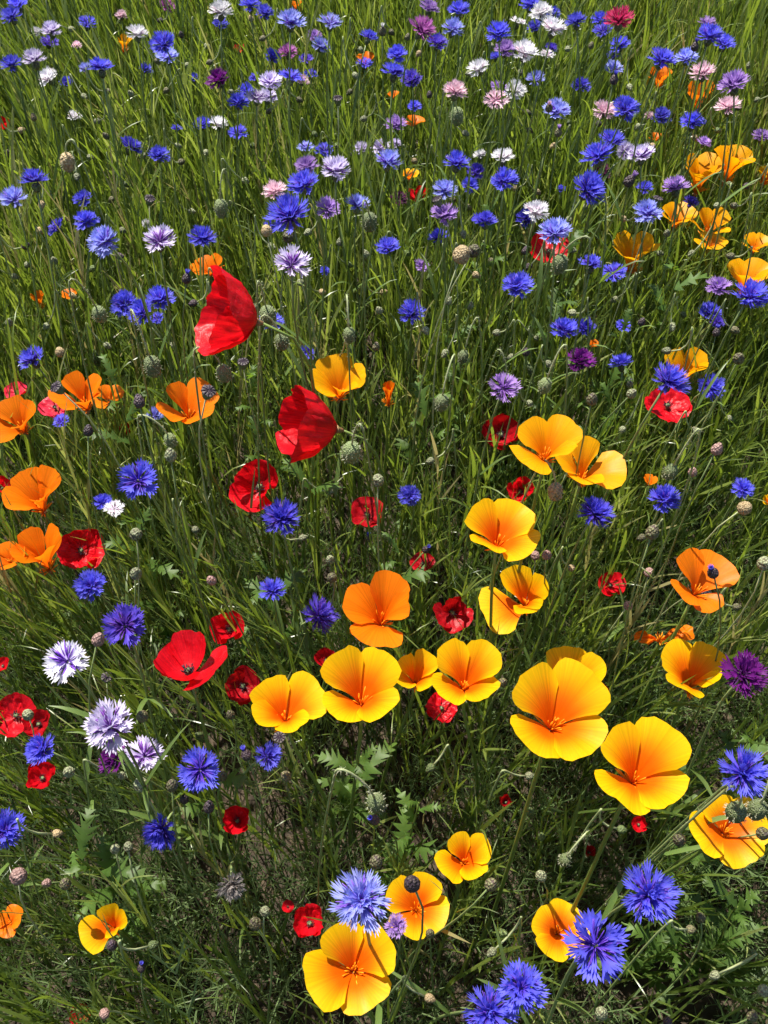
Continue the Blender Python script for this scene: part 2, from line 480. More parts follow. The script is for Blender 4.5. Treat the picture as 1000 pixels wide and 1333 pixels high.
def cornflower(px, py, wpx, c, desc=None, tilt=None, az=None, style=None, label=None, phrase=None, zr=(.40, .70), nominal=.044):
    wpx *= 1.10 if py > 350 else 1.18
    r = random.Random(1000 + int(px * 7 + py * 13))
    if tilt is None: tilt = abs(r.gauss(0, 14)) + 4
    if az is None: az = r.uniform(100, 260) if r.random() < .6 else r.uniform(0, 360)
    Rm = rot_tilt(tilt, az, r.uniform(0, 6.28))
    hero = wpx >= 38
    style = style or r.choice(('full', 'double', 'full', 'full'))
    lay = head_layout(int(px * 31 + py), style) if hero else _heads[r.randrange(6)]
    tips = np.array([(M @ Vector((1, y, .05)))[:] for M in lay for y in (-.25, .25)])
    s, O, Z, h = fit(tips @ Rm.T, px, py, wpx, nominal * r.uniform(.93, 1.07), zr)
    axis = Rm @ np.array((0, 0, 1.0))
    b = ground_base(O, axis)
    rt = root('cornflower', b)
    foot = O - axis * s * .6
    path = stem_path(b, foot, axis)
    mb = MB(); V, Fc, t = tube(path - (b[0], b[1], 0), np.linspace(.0018, .0012, len(path)), 5); mb.add(V, Fc, t)
    put('stem', mb.mesh('stem', STEM_M), rt)
    Mh = Matrix.Translation(Vector(O - (b[0], b[1], 0))) @ Matrix(Rm.tolist()).to_4x4() @ Matrix.Scale(s, 4)
    if hero:
        hd = put('flower_head', DISC_ME[c][r.randrange(3)], rt, Mh)
        pool = SLIM_ME[c] if style == 'double' else FLORET_ME[c]
        for M in lay: put('ray_floret', r.choice(pool), hd, M)
        for i in range(r.choice((2, 3))):
            lm = MB(); q = path[r.choice((3, 4, 5, 6))] - (b[0], b[1], 0)
            leaf_on(lm, q, r.uniform(0, 6.28), r.uniform(.06, .10), r.uniform(.0018, .003), rise=r.uniform(45, 68), droop=r.uniform(.2, .8))
            put('leaf', lm.mesh('leaf', LEAF_M), rt)
    else:
        hd = put('flower_head', head_mesh(c, lay and [i for i in _heads if _heads[i] is lay][0]), rt, Mh)
    put('calyx', CALYX_ME, hd)
    DISCS.append((px, py, wpx * .5, Z))
    PLANTS.append(dict(root=rt, head=np.array(O), desc=desc or CORN_DESC[c], label=label, phrase=phrase, cat='cornflower', group='cornflowers in the meadow'))
    return rt


CORN_DESC = {'blue': 'bright blue cornflower', 'deep': 'deep blue cornflower', 'violet': 'violet-blue cornflower', 'pale': 'pale blue cornflower',
             'lilac': 'lilac cornflower', 'palelilac': 'whitish lilac cornflower with purple centre', 'magenta': 'magenta-lilac cornflower',
             'white': 'white cornflower', 'whiteviolet': 'white cornflower with violet centre', 'pink': 'pale pink cornflower',
             'crimson': 'crimson cornflower', 'purple': 'dark purple cornflower', 'maroon': 'dark maroon cornflower', 'grey': 'withered grey cornflower'}


# ------------------------------------------------------------------ poppies
def petal_grid(theta, half, L, e0, e1, r, na=12, ns=9, k=.75, corner=.22, ruffle=.02, crumple=0.0, roff=0.0, wave=.03, fold=0.0, e2=None):
    prof = [(0, 0)]; N = 40
    for j in range(N):
        f = (j + .5) / N
        e = e0 + (e1 - e0) * min(1, f * 1.5) if e2 is None or f < .66 else e1 + (e2 - e1) * (f - .66) / .34
        prof.append((prof[-1][0] + math.cos(e) * L / N, prof[-1][1] + math.sin(e) * L / N))
    prof = np.array(prof)
    ph = [r.uniform(0, 6.28) for _ in range(5)]; sd = r.uniform(0, 50)
    V, Fc, t, A = [], [], [], []
    ct, st = math.cos(theta), math.sin(theta)
    for j in range(ns + 1):
        s = j / ns
        for i in range(na + 1):
            a = i / na * 2 - 1
            sm = 1 - corner * abs(a) ** 3.2 + ruffle * (math.sin(5 * a + ph[0]) + .6 * math.sin(11 * a + ph[1]) + .5 * math.sin(19 * a + ph[4]))
            x = min(.999, max(0, s * sm)) * N
            q = int(x); fr = x - q
            p = prof[q] * (1 - fr) + prof[min(q + 1, N)] * fr
            tang = prof[min(q + 1, N)] - prof[q]; tang = tang / (np.linalg.norm(tang) + 1e-9)
            ang = half * a * (.80 + .20 * s)
            rr = p[0] + .012 + roff * s
            rad = rr * (k * math.cos(ang) + (1 - k)); tn = rr * math.sin(ang) * (1 if abs(ang) < 1.57 else 1)
            dn = wave * L * s * s * (math.sin(3.1 * a + ph[2]) + .5 * math.sin(7.3 * a + ph[3])) + fold * L * s * abs(a) ** 1.5
            if crumple:
                dn += crumple * L * (noise.noise((a * 3.2 + sd, s * 2.2, sd)) + .55 * noise.noise((a * 9 + sd, s * 4, sd * 2)) + .42 * noise.noise((a * 17, s * 6 + sd, 3)) + .22 * noise.noise((a * 34, s * 15 + sd, 7))) * min(1, s * 1.6)
            rad += -tang[1] * dn; zz = p[1] + tang[0] * dn
            V.append((rad * ct - tn * st, rad * st + tn * ct, zz)); t.append(s); A.append(a + theta)
    for j in range(ns):
        for i in range(na):
            b = j * (na + 1) + i; Fc.append((b, b + 1, b + na + 2, b + na + 1))
    return np.array(V), Fc, t, A


def poppy(px, py, wpx, c, label, phrase=None, e=42, tilt=6, az=180, spin=None, red=False, zr=None, nominal=None, petals=4, spread=10,
          crumple=None, half=None, elist=None, cat='poppy', llist=None, leaves=0, reflex=-16, tall=1.0, name=None):
    r = random.Random(int(px * 17 + py * 5))
    spin = R(spin) if spin is not None else r.uniform(0, 1.57)
    if not red and 140 <= az <= 220: tilt -= 8
    Rm = rot_tilt(tilt, az, spin)
    crumple = crumple if crumple is not None else (.075 if red else 0.012)
    zr = zr or ((.30, .78) if red else (.34, .66)); nominal = nominal or (.075 if red else .074)
    grids = []
    for i in range(petals):
        inner = i % 2
        ee = (elist[i] if elist else e + r.uniform(-spread, spread)) + (0 if red else 5)
        L = (1.0 if not llist else llist[i]) * r.uniform(.95, 1.05)
        hf = R(half) if half else R((88 if not inner else 72) if red else 60) * r.uniform(.94, 1.04)
        g = petal_grid(6.2832 * i / petals + r.uniform(-.1, .1), hf, L, R(max(4, ee - 34) if red else min(84, ee + 26)), R(ee + 8 if red else ee - 6), r, na=(28 if wpx > 60 else 16) if red else 14, ns=(20 if wpx > 60 else 11) if red else 9,
                       k=.72 if red else .62, corner=.25 if red else .30, ruffle=.028 if red else .018, crumple=crumple,
                       roff=-.03 if inner else .03, wave=.03 if red else .034, e2=R(ee + (8 if red else reflex)))
        grids.append(g)
    allV = np.concatenate([g[0] for g in grids]) * np.array((1, 1, tall))
    s, O, Z, h = fit(allV @ Rm.T, px, py, wpx, nominal * r.uniform(.95, 1.05), zr)
    axis = Rm @ np.array((0, 0, 1.0))
    b = ground_base(O, axis, .04)
    rt = root(name or ('red_poppy' if red else 'california_poppy'), b)
    off = O - (b[0], b[1], 0)
    for V, Fc, t, A in grids:
        mb = MB(); mb.add((V * np.array((1, 1, tall))) @ Rm.T * s + off, Fc, t, A)
        put('petal', mb.mesh('petal', PET_M[c]), rt)
    mb = MB()
    if red:
        V, Fc, t = lathe([(.03, .02), (.075, .08), (.10, .19), (.105, .23), (.03, .25)], 8); cap = MB()
        cap.add(np.array(V) @ Rm.T * s + off, Fc, t); put('seed_capsule', cap.mesh('seed_capsule', CAPS_M), rt)
        for i in range(34):
            a = r.uniform(0, 6.28); el = R(r.uniform(50, 80)); L = r.uniform(.2, .32)
            d = np.array((math.cos(a) * math.cos(el), math.sin(a) * math.cos(el), math.sin(el)))
            V, Fc, t = tube(np.array([d * .04, d * L * .8, d * L, d * (L + .04)]), [.006, .006, .022, .012], 3)
            mb.add(np.array(V) @ Rm.T * s + off, Fc, t)
        put('stamens', mb.mesh('stamens', DARK_M), rt)
    else:
        for i in range(30):
            a = r.uniform(0, 6.28); el = R(r.uniform(28, 84)); L = r.uniform(.22, .40)
            d = np.array((math.cos(a) * math.cos(el), math.sin(a) * math.cos(el), math.sin(el)))
            V, Fc, t = tube(np.array([d * .03, d * L * .4, d * L * .75, d * L]), [.007, .013, .016, .007], 3)
            mb.add(np.array(V) @ Rm.T * s + off, Fc, t)
        put('stamens', mb.mesh('stamens', STAMEN_M), rt)
    mb = MB(); V, Fc, t = lathe([(.02, -.12), (.035, -.09), (.055, -.02), (.075, .0), (.03, .03)], 8)
    mb.add(np.array(V) @ Rm.T * s + off, Fc, t); put('collar', mb.mesh('collar', COLLAR_M), rt)
    path = stem_path(b, O - axis * s * .1, axis) - (b[0], b[1], 0)
    mb = MB(); V, Fc, t = tube(path, np.linspace(.0025, .0017, len(path)), 6); mb.add(V, Fc, t)
    st = put('stem', mb.mesh('stem', PSTEM_M), rt)
    if red: hairs(st, path, 50, .004, r)
    for i in range(leaves):
        lm = MB(); q = path[r.choice((2, 3, 4, 5))]
        lobed_leaf(lm, q, r.uniform(0, 6.28), r.uniform(.05, .09), rise=r.uniform(25, 60), width=.2, lobes=7, r=r)
        put('leaf', lm.mesh('leaf', PLEAF_M), rt)
    DISCS.append((px, py, max(wpx, h) * .48, Z))
    PLANTS.append(dict(root=rt, head=np.array(O), desc=None, label=label, phrase=phrase, cat=cat,
                       group='red poppies in the meadow' if red else 'yellow and orange poppies in the meadow'))
    return rt


def hairs(stem_obj, path, n, L, r):
    mb = MB()
    for i in range(n):
        f = (r.random() ** .7) * (len(path) - 1.001); q = int(f); p = path[q] * (1 - f + q) + path[q + 1] * (f - q)
        d = unit(np.array((r.gauss(0, 1), r.gauss(0, 1), r.gauss(0, .3))))
        sd = unit(np.cross(d, (0.3, 0.2, 1))) * .00022
        mb.add([p - sd, p + sd, p + d * L * r.uniform(.6, 1.2)], [(0, 1, 2)], [0, 0, 1])
    o = put('hairs', mb.mesh('hairs', HAIR_M, smooth=False), stem_obj); o['kind'] = 'stuff'


# ------------------------------------------------------------------ buds and seed heads
BUD_ME = {}


def bud_mesh(shape, m):
    if (shape, m) in BUD_ME: return BUD_ME[(shape, m)]
    mb = MB()
    if shape == 'scaly':      # cornflower bud, unit height
        V, Fc, t = lathe([(.09, 0), (.25, .06), (.35, .18), (.40, .34), (.385, .52), (.32, .70), (.22, .86), (.15, .97), (.06, 1.02)], 12, lump=.025)
    elif shape == 'nod':      # poppy bud
        V, Fc, t = lathe([(.08, 0), (.24, .08), (.33, .30), (.34, .55), (.26, .80), (.12, .96), (.04, 1.0)], 10)
    elif shape == 'round':
        V, Fc, t = lathe([(.10, 0), (.30, .06), (.44, .20), (.49, .40), (.45, .62), (.36, .80), (.24, .94), (.08, .99)], 12, lump=.035)
    elif shape == 'point':
        V, Fc, t = lathe([(.05, 0), (.13, .06), (.17, .25), (.15, .5), (.09, .75), (.015, 1.0)], 8)
    else:                     # capsule body
        V, Fc, t = lathe([(.08, 0), (.22, .10), (.38, .40), (.42, .66), (.40, .84), (.44, .86)], 10, lump=.02)
    mb.add(V, Fc, t)
    BUD_ME[(shape, m)] = mb.mesh('bud', BUD_M[m] if m in BUD_M else CAPS_M, smooth=True)
    return BUD_ME[(shape, m)]


CAP_ME = MB(); _V, _F, _t = lathe([(.10, .84), (.50, .86), (.50, .92), (.30, .98), (.06, 1.0)], 10, lump=.06); CAP_ME.add(_V, _F, _t)
for k_ in range(10):
    c_ = 6.283 * k_ / 10; _V, _F, _t = tube(np.array([(.05 * math.cos(c_), .05 * math.sin(c_), 1.0), (.32 * math.cos(c_), .32 * math.sin(c_), 1.0), (.54 * math.cos(c_), .54 * math.sin(c_), .90)]), [.05, .05, .04], 4); CAP_ME.add(_V, _F, _t, mi=1)
CAP_ME = CAP_ME.mesh('cap', [CAP_M, DARK_M], smooth=False)
TUFT_ME = {}
for k_ in ('blue', 'violet', 'pink', 'white', 'magenta', 'lilac'):
    mb = MB()
    for i in range(9):
        a = 6.28 * i / 9; V, Fc, t = tube(np.array([(0.05 * math.cos(a), .05 * math.sin(a), .85), (.12 * math.cos(a), .12 * math.sin(a), 1.1), (.2 * math.cos(a + .3), .2 * math.sin(a + .3), 1.3)]), [.04, .05, .02], 3)
        mb.add(V, Fc, t)
    TUFT_ME[k_] = mb.mesh('petal_tuft', FLORET_M[k_])
SPIKE_ME = MB()
for i in range(70):
    z = rng.uniform(.08, .95); a = rng.uniform(0, 6.28); rr = .34 * math.sin(min(1, max(.05, z)) * math.pi) ** .6
    p = np.array((rr * math.cos(a), rr * math.sin(a), z)); d = unit((math.cos(a), math.sin(a), (z - .5) * .8)); sd = unit(np.cross(d, (0, .1, 1))) * .014
    SPIKE_ME.add([p - sd, p + sd, p + d * .10], [(0, 1, 2)], [0, 0, 1])
SPIKE_ME = SPIKE_ME.mesh('hairs', HAIR_M, smooth=False)


def bud(px, py, wpx, kind, desc=None, z=None, lean=None, arch=0.0, tuft=None, label=None, phrase=None):
    """kind: scaly:<colour> / nod / capsule / round:<colour> / point ; arch bends the stalk over before the bud"""
    r = random.Random(int(px * 13 + py * 29))
    kd, _, cm = kind.partition(':')
    size = {'scaly': .0135, 'nod': .021, 'capsule': .014, 'round': .015, 'point': .035}[kd]     # usual height of the thing
    wu = {'scaly': .8, 'nod': .68, 'capsule': .9, 'round': 1.04, 'point': .34}[kd]
    v = (666.5 - py) / F; kk = math.sin(PITCH) - v * math.cos(PITCH)
    Z = F * size * wu / wpx
    zz = z if z is not None else min(max(CAM[2] - Z * kk, .36), .58 if kd == 'nod' else .66)
    Z = (CAM[2] - zz) / kk
    s = min(max(wpx * Z / F / wu, size * .55), size * (1.15 if kd == 'capsule' else 1.4))
    C = CAM + Z * (FWD + RIGHT * ((px - 500) / F) + UP * v)
    la = r.uniform(0, 6.28) if lean is None else R(lean)      # direction the top leans to (0 = +X, 90 = away)
    side = np.array((math.cos(la), math.sin(la), 0))
    if kd == 'nod' and not arch: arch = 1.0
    if arch:
        ax = unit(side * (.6 if arch < .9 else .12) + np.array((0, 0, .25 - 1.2 * arch)))
    else: ax = unit(side * r.uniform(.05, .5) + np.array((0, 0, 1)))
    O = C - ax * s * .5
    names = {'scaly': 'cornflower_bud', 'nod': 'poppy_bud', 'capsule': 'poppy_seed_head', 'round': 'cornflower_seed_head', 'point': 'california_poppy_bud'}
    if arch:
        rise = .022 + .03 * r.random(); bw = .016 + .02 * r.random()
        top = O - side * bw * .5 + np.array((0, 0, rise))
        b = np.array((O[0] - side[0] * (bw + .03) + r.uniform(-.02, .02), O[1] - side[1] * (bw + .03) + r.uniform(-.02, .02), 0))
        p1 = bez(b + (0, 0, -.01), b + np.array((0, 0, O[2] * .5)), top - side * .02 - np.array((0, 0, .06)), top - side * bw * .35, 7)
        p2 = bez(p1[-1], p1[-1] + unit(p1[-1] - p1[-2]) * rise * .6, O - ax * rise * .8, O, 7)
        path = np.concatenate([p1, p2[1:]])
    else:
        b = ground_base(O, ax * 1.2, .05, r)
        path = stem_path(b, O, ax)
    rt = root(names[kd], b); off = np.array((b[0], b[1], 0))
    m = {'nod': 'hairy', 'point': 'green', 'capsule': 'caps'}.get(kd, cm or 'brown')
    if kd == 'nod' and cm: m = cm
    mb = MB(); V, Fc, t = tube(path - off, np.linspace(.0012, (.0011 if arch else .0008) if kd != 'nod' else .0010, len(path)), 5); mb.add(V, Fc, t)
    st = put('stem', mb.mesh('stem', PSTEM_M if kd in ('point',) else (PALESTEM_M if arch or kd in ('round', 'capsule') else STEM_M)), rt)
    if kd == 'nod': hairs(st, path - off, 60, .0045, r)
    x, y, d = frame(ax)
    Mx = Matrix(((x[0] * s, y[0] * s, d[0] * s, O[0] - b[0]), (x[1] * s, y[1] * s, d[1] * s, O[1] - b[1]), (x[2] * s, y[2] * s, d[2] * s, O[2]), (0, 0, 0, 1)))
    bd = put('bud' if kd in ('scaly', 'nod', 'point') else ('capsule' if kd == 'capsule' else 'seed_head'), bud_mesh(kd, m), rt, Mx)
    if kd == 'nod': h_ = put('hairs', SPIKE_ME, bd); h_['kind'] = 'stuff'
    if kd == 'capsule': put('cap', CAP_ME, bd)
    if tuft: put('petal_tuft', TUFT_ME[tuft], bd)
    dd = {'scaly': {'brown': 'small brown scaly cornflower bud', 'purple': 'small dark purple cornflower bud', 'green': 'small green cornflower bud', 'pink': 'small pinkish cornflower bud', 'silver': 'small silvery cornflower bud', 'tan': 'small tan cornflower bud'}.get(cm, 'small cornflower bud'),
          'nod': 'hairy green poppy bud', 'capsule': 'poppy seed capsule with flat cap', 'round': {'tan': 'round tan cornflower seed head', 'silver': 'round silvery cornflower seed head', 'brown': 'round brown cornflower seed head', 'pink': 'round pinkish cornflower seed head'}.get(cm, 'cornflower seed head'), 'point': 'pointed green poppy bud'}[kd]
    if kd == 'nod' and cm == 'tan': dd = 'dry tan poppy bud'
    if tuft: dd = {'blue': 'blue', 'violet': 'violet', 'pink': 'pink', 'white': 'white', 'magenta': 'magenta', 'lilac': 'lilac'}[tuft] + '-tipped cornflower bud'
    elif arch and kd == 'scaly': dd = dd.replace('small', 'bowed')
    DISCS.append((px, py, wpx * .5, Z))
    PLANTS.append(dict(root=rt, head=np.array(O), desc=desc or dd, label=label, phrase=phrase, cat='bud' if kd in ('scaly', 'nod', 'point') else 'seed head', group='buds and seed heads in the meadow'))


# ------------------------------------------------------------------ ground
g = MB(); n_ = 40
xs = np.concatenate([[-150, -40, -10], np.linspace(-4, 4, n_), [10, 40, 150]]); ys = np.concatenate([[-150, -40, -8], np.linspace(-2, 6, n_), [12, 40, 150]])
V = []
for yv in ys:
    for xv in xs: V.append((xv, yv, .012 * noise.noise((xv * 3, yv * 3, 0)) - .012 if abs(xv) < 5 and -3 < yv < 7 else -.012))
m_ = len(xs)
g.add(V, [(j * m_ + i, j * m_ + i + 1, (j + 1) * m_ + i + 1, (j + 1) * m_ + i) for j in range(len(ys) - 1) for i in range(m_ - 1)])
go = put('ground', g.mesh('ground', solid_mat('dark_soil', (.030, .022, .014), (.07, .05, .03), rough=.9, scale=60, bump=.8)))
go['kind'] = 'structure'; go['label'] = 'dark soil under the meadow plants'

# ------------------------------------------------------------------ the flowers: (photo px, py, width px) give the view ray
# yellow and orange poppies
for a in (
    # px, py, w, colour, label, phrase, options
    (728, 920, 130, 'yellow', 'widest golden poppy with orange throat, overlapping a second golden poppy behind it', 'the widest golden poppy', dict(elist=[40, 42, 34, 30], llist=[1.08, 1.1, .9, .95], tilt=8, az=190, spin=42)),
    (741, 880, 92, 'yellow', 'golden poppy half hidden behind the widest golden poppy', None, dict(e=46, tilt=4, az=170, spin=10, zr=(.38, .50))),
    (835, 993, 126, 'yellow', 'large golden poppy with scalloped rim and fine orange stamens, beside the widest golden poppy', 'the scalloped golden poppy', dict(elist=[44, 46, 36, 34], llist=[1.08, 1.08, .92, .95], tilt=6, az=200, spin=47)),
    (950, 1080, 106, 'yellow', 'golden poppy with a hairy nodding bud hanging over it', 'the golden poppy under hairy nodding buds', dict(e=26, tilt=10, az=160, spin=20)),
    (730, 1210, 76, 'yellow', 'golden poppy partly covered by a big blue cornflower', 'the golden poppy partly covered by a cornflower', dict(e=28, tilt=12, az=150, spin=60)),
    (455, 1258, 122, 'yellow', 'big golden poppy directly under a pale blue cornflower', 'the golden poppy under a pale cornflower', dict(elist=[38, 42, 30, 22], llist=[1.0, 1.08, 1.0, .86], tilt=8, az=185, spin=30)),
    (543, 1177, 86, 'yellow', 'golden poppy with a dark round bud standing before it', 'the golden poppy with a dark bud', dict(e=32, tilt=8, az=160, spin=65)),
    (602, 1114, 74, 'yellow', 'small cup-shaped golden poppy alone over feathery leaves', 'the small lone golden cup', dict(e=44, tilt=8, az=190, spin=25)),
    (376, 914, 104, 'yellow', 'golden poppy at the end of the row of four, beside a small round red poppy', 'the end poppy of the golden row', dict(e=42, tilt=8, az=150, spin=35)),
    (470, 887, 106, 'yellow', 'broad golden poppy in the row of four, below an orange poppy with a seed capsule', 'the broad poppy of the golden row', dict(elist=[42, 44, 38, 36], llist=[1.06, 1.1, .92, .9], tilt=6, az=175, spin=48)),
    (541, 871, 62, 'yellow', 'narrow golden poppy squeezed between two broad ones in a row', None, dict(e=54, tilt=8, az=180, spin=45, zr=(.40, .5))),
    (607, 872, 92, 'yellow', 'golden poppy closing the row of four, below a wilted red poppy', 'the last poppy of the golden row', dict(elist=[45, 46, 38, 38], llist=[1.06, 1.1, .9, .9], tilt=6, az=185, spin=40)),
    (653, 689, 98, 'yellow', 'golden poppy with spread wavy petals and orange throat, standing alone amid grass', 'the wavy golden poppy', dict(e=36, tilt=8, az=140, spin=50)),
    (668, 780, 86, 'yellow', 'clear yellow poppy cup seen from its side with one drooping petal', 'the yellow cup with a drooping petal', dict(elist=[54, 50, 22, 50], tilt=14, az=250, spin=15)),
    (905, 870, 86, 'yellow', 'golden poppy cup beside the magenta-purple cornflower', 'the golden cup beside the magenta cornflower', dict(e=48, tilt=5, az=190, spin=45)),
    (136, 1204, 66, 'yellow', 'golden poppy with gaping petals and a stalk crossing it, alone among sprawling stems', 'the gaping golden poppy', dict(elist=[60, 52, 30, 62], tilt=12, az=150, spin=20, petals=4)),
    (490, 790, 88, 'orange', 'deep orange poppy with a round seed capsule standing in front', 'the orange poppy behind a capsule', dict(elist=[52, 40, 40, 58], tilt=14, az=160, spin=75)),
    (710, 578, 96, 'gold', 'broad amber poppy overlapping its orange neighbour', 'the broad amber poppy', dict(e=38, tilt=10, az=150, spin=45)),
    (769, 602, 96, 'gold', 'amber poppy tucked against the broad amber poppy with one petal spread aside', None, dict(elist=[24, 50, 46, 40], tilt=8, az=140, spin=0, zr=(.40, .55))),
    (918, 755, 92, 'orange', 'flat orange poppy with two buds in front of it', 'the flat orange poppy behind two buds', dict(elist=[30, 48, 34, 14], llist=[1.05, 1.1, .8, .7], tilt=6, az=200, spin=35)),
    (865, 826, 80, 'orange', 'collapsed shrivelled orange poppy low among leaves', 'the shrivelled orange poppy', dict(elist=[14, 20], petals=2, half=26, tilt=4, az=180, spin=8, crumple=.16, zr=(.34, .5), leaves=0)),
    (442, 488, 70, 'gold', 'amber poppy standing alone behind the bowl-shaped red poppy', 'the lone amber poppy', dict(elist=[50, 36, 44, 52], tilt=8, az=120, spin=20)),
    (246, 521, 78, 'orange', 'orange poppy below the tallest red poppy, a capsule leaning over it', 'the orange poppy below the tallest red', dict(elist=[34, 58, 44, 34], tilt=10, az=190, spin=45)),
    (100, 509, 70, 'orange', 'orange poppy with folded petals and a capsule in front', 'the folded orange poppy', dict(elist=[52, 54, 40, 46], tilt=8, az=170, spin=35)),
    (140, 516, 42, 'orange', 'small orange poppy petals showing behind the folded orange poppy', None, dict(e=34, tilt=10, zr=(.36, .5))),
    (16, 545, 66, 'orange', 'orange poppy with one big arched petal above the goblet-shaped poppy', None, dict(elist=[50, 40, 30, 50], tilt=14, az=200, spin=40)),
    (45, 636, 74, 'orange', 'goblet-shaped orange poppy crossed by a thin stalk', 'the goblet-shaped orange poppy', dict(e=50, tilt=5, az=200, spin=40)),
    (52, 713, 64, 'orange', 'orange poppy cup touching a ragged red poppy', 'the orange cup touching ragged red', dict(e=58, tilt=4, az=180, spin=45)),
    (8, 724, 50, 'orange', 'orange poppy with spreading low petals beside the orange cup', None, dict(e=26, tilt=12, az=210, spin=20)),
    (270, 344, 46, 'orange', 'orange poppy standing in grass just behind the tallest red poppy', 'the orange poppy behind the tallest red', dict(e=40, tilt=6, az=160, spin=40)),
    (90, 382, 22, 'orange', 'tiny orange poppy with loose petals deep in the grass', None, dict(e=30)),
    (50, 388, 18, 'orange', 'closed orange poppy bloom like a small cone', None, dict(e=68)),
    (506, 511, 16, 'orange', 'narrow furled orange poppy near the lone amber poppy', None, dict(e=80, spread=2, tilt=4, half=80)),
    (772, 446, 15, 'orange', 'tiny orange poppy under the pair of touching blue cornflowers', None, dict(e=40)),
    (892, 475, 56, 'gold', 'amber poppy fanned behind a large bright blue cornflower', 'the fanned amber poppy', dict(e=52, tilt=10, az=150, spin=45)),
    (825, 322, 62, 'gold', 'amber poppy cup seen side-on with tightly upright petals', 'the side-on amber cup', dict(e=52, tilt=4, az=160, spin=45)),
    (922, 289, 54, 'gold', 'amber poppy with raised petals above a lower spread poppy', 'the amber poppy above a spread one', dict(e=44, tilt=10, az=190, spin=30)),
    (926, 313, 44, 'gold', 'low spread amber poppy directly beneath another amber poppy', None, dict(e=20, tilt=4, zr=(.36, .48))),
    (884, 276, 50, 'gold', 'amber poppy with a green bud in front of its petals', 'the amber poppy behind a green bud', dict(e=40, tilt=10, az=150, spin=40)),
    (915, 219, 54, 'gold', 'golden cup poppy beside its higher twin, outer petals showing', 'the lower of the twin golden cups', dict(e=56, tilt=3, az=180, spin=45)),
    (956, 206, 54, 'gold', 'golden cup poppy, the higher of two twins', 'the higher of the twin golden cups', dict(e=56, tilt=6, az=60, spin=50)),
    (986, 315, 42, 'gold', 'amber poppy half cut off beside the low spread amber poppy', None, dict(e=40, tilt=8, az=200, spin=40)),
    (978, 354, 62, 'gold', 'amber poppy rising behind a bright blue and a lilac cornflower', 'the amber poppy behind blue and lilac', dict(e=48, tilt=6, az=170, spin=45)),
    (1000, 226, 30, 'yellow', 'yellow poppy beside the higher twin cup', None, dict(e=44)),
    (1003, 651, 22, 'yellow', 'small bright yellow poppy near a round tan seed head', None, dict(e=30)),
    (858, 97, 36, 'orange', 'small orange poppy cup close below a bright blue cornflower', 'the small far orange cup', dict(e=46, tilt=5, az=170, spin=45)),
    (910, 121, 36, 'orange', 'orange poppy cup with a black bud in front', 'the orange cup behind a black bud', dict(e=54, tilt=8, az=170, spin=45)),
    (854, 177, 20, 'orange', 'little orange poppy mostly hidden behind grass stalks', None, dict(e=40)),
    (540, 157, 28, 'orange', 'little orange poppy under a small side-on blue cornflower', None, dict(e=24)),
    (512, 122, 16, 'orange', 'scrap of orange poppy low behind a dark violet cornflower', None, dict(e=30)),
    (476, 74, 24, 'orange', 'orange poppy peeking over a bright blue cornflower', None, dict(e=40)),
    (385, 3, 16, 'orange', 'faint small orange poppy far back in the meadow', None, dict(e=40)),
    (162, 54, 24, 'gold', 'amber poppy with upright petals near a white cornflower far back', 'the upright far amber poppy', dict(e=62, tilt=8, az=90)),
    (533, 225, 26, 'yellow', 'lemon yellow poppy low in the grass behind a red petal', None, dict(e=30)),
    (12, 1199, 34, 'orange', 'dull orange poppy low among feathery leaves', None, dict(elist=[20, 26, 12, 30], crumple=.08, zr=(.2, .36))),
    (847, 624, 18, 'orange', 'tiny orange poppy behind a nodding bud near the amber pair', None, dict(e=50)),
):
    px, py, wp, c, lab, phr, kw = a
    poppy(px, py, wp, c, lab, phr, **kw)

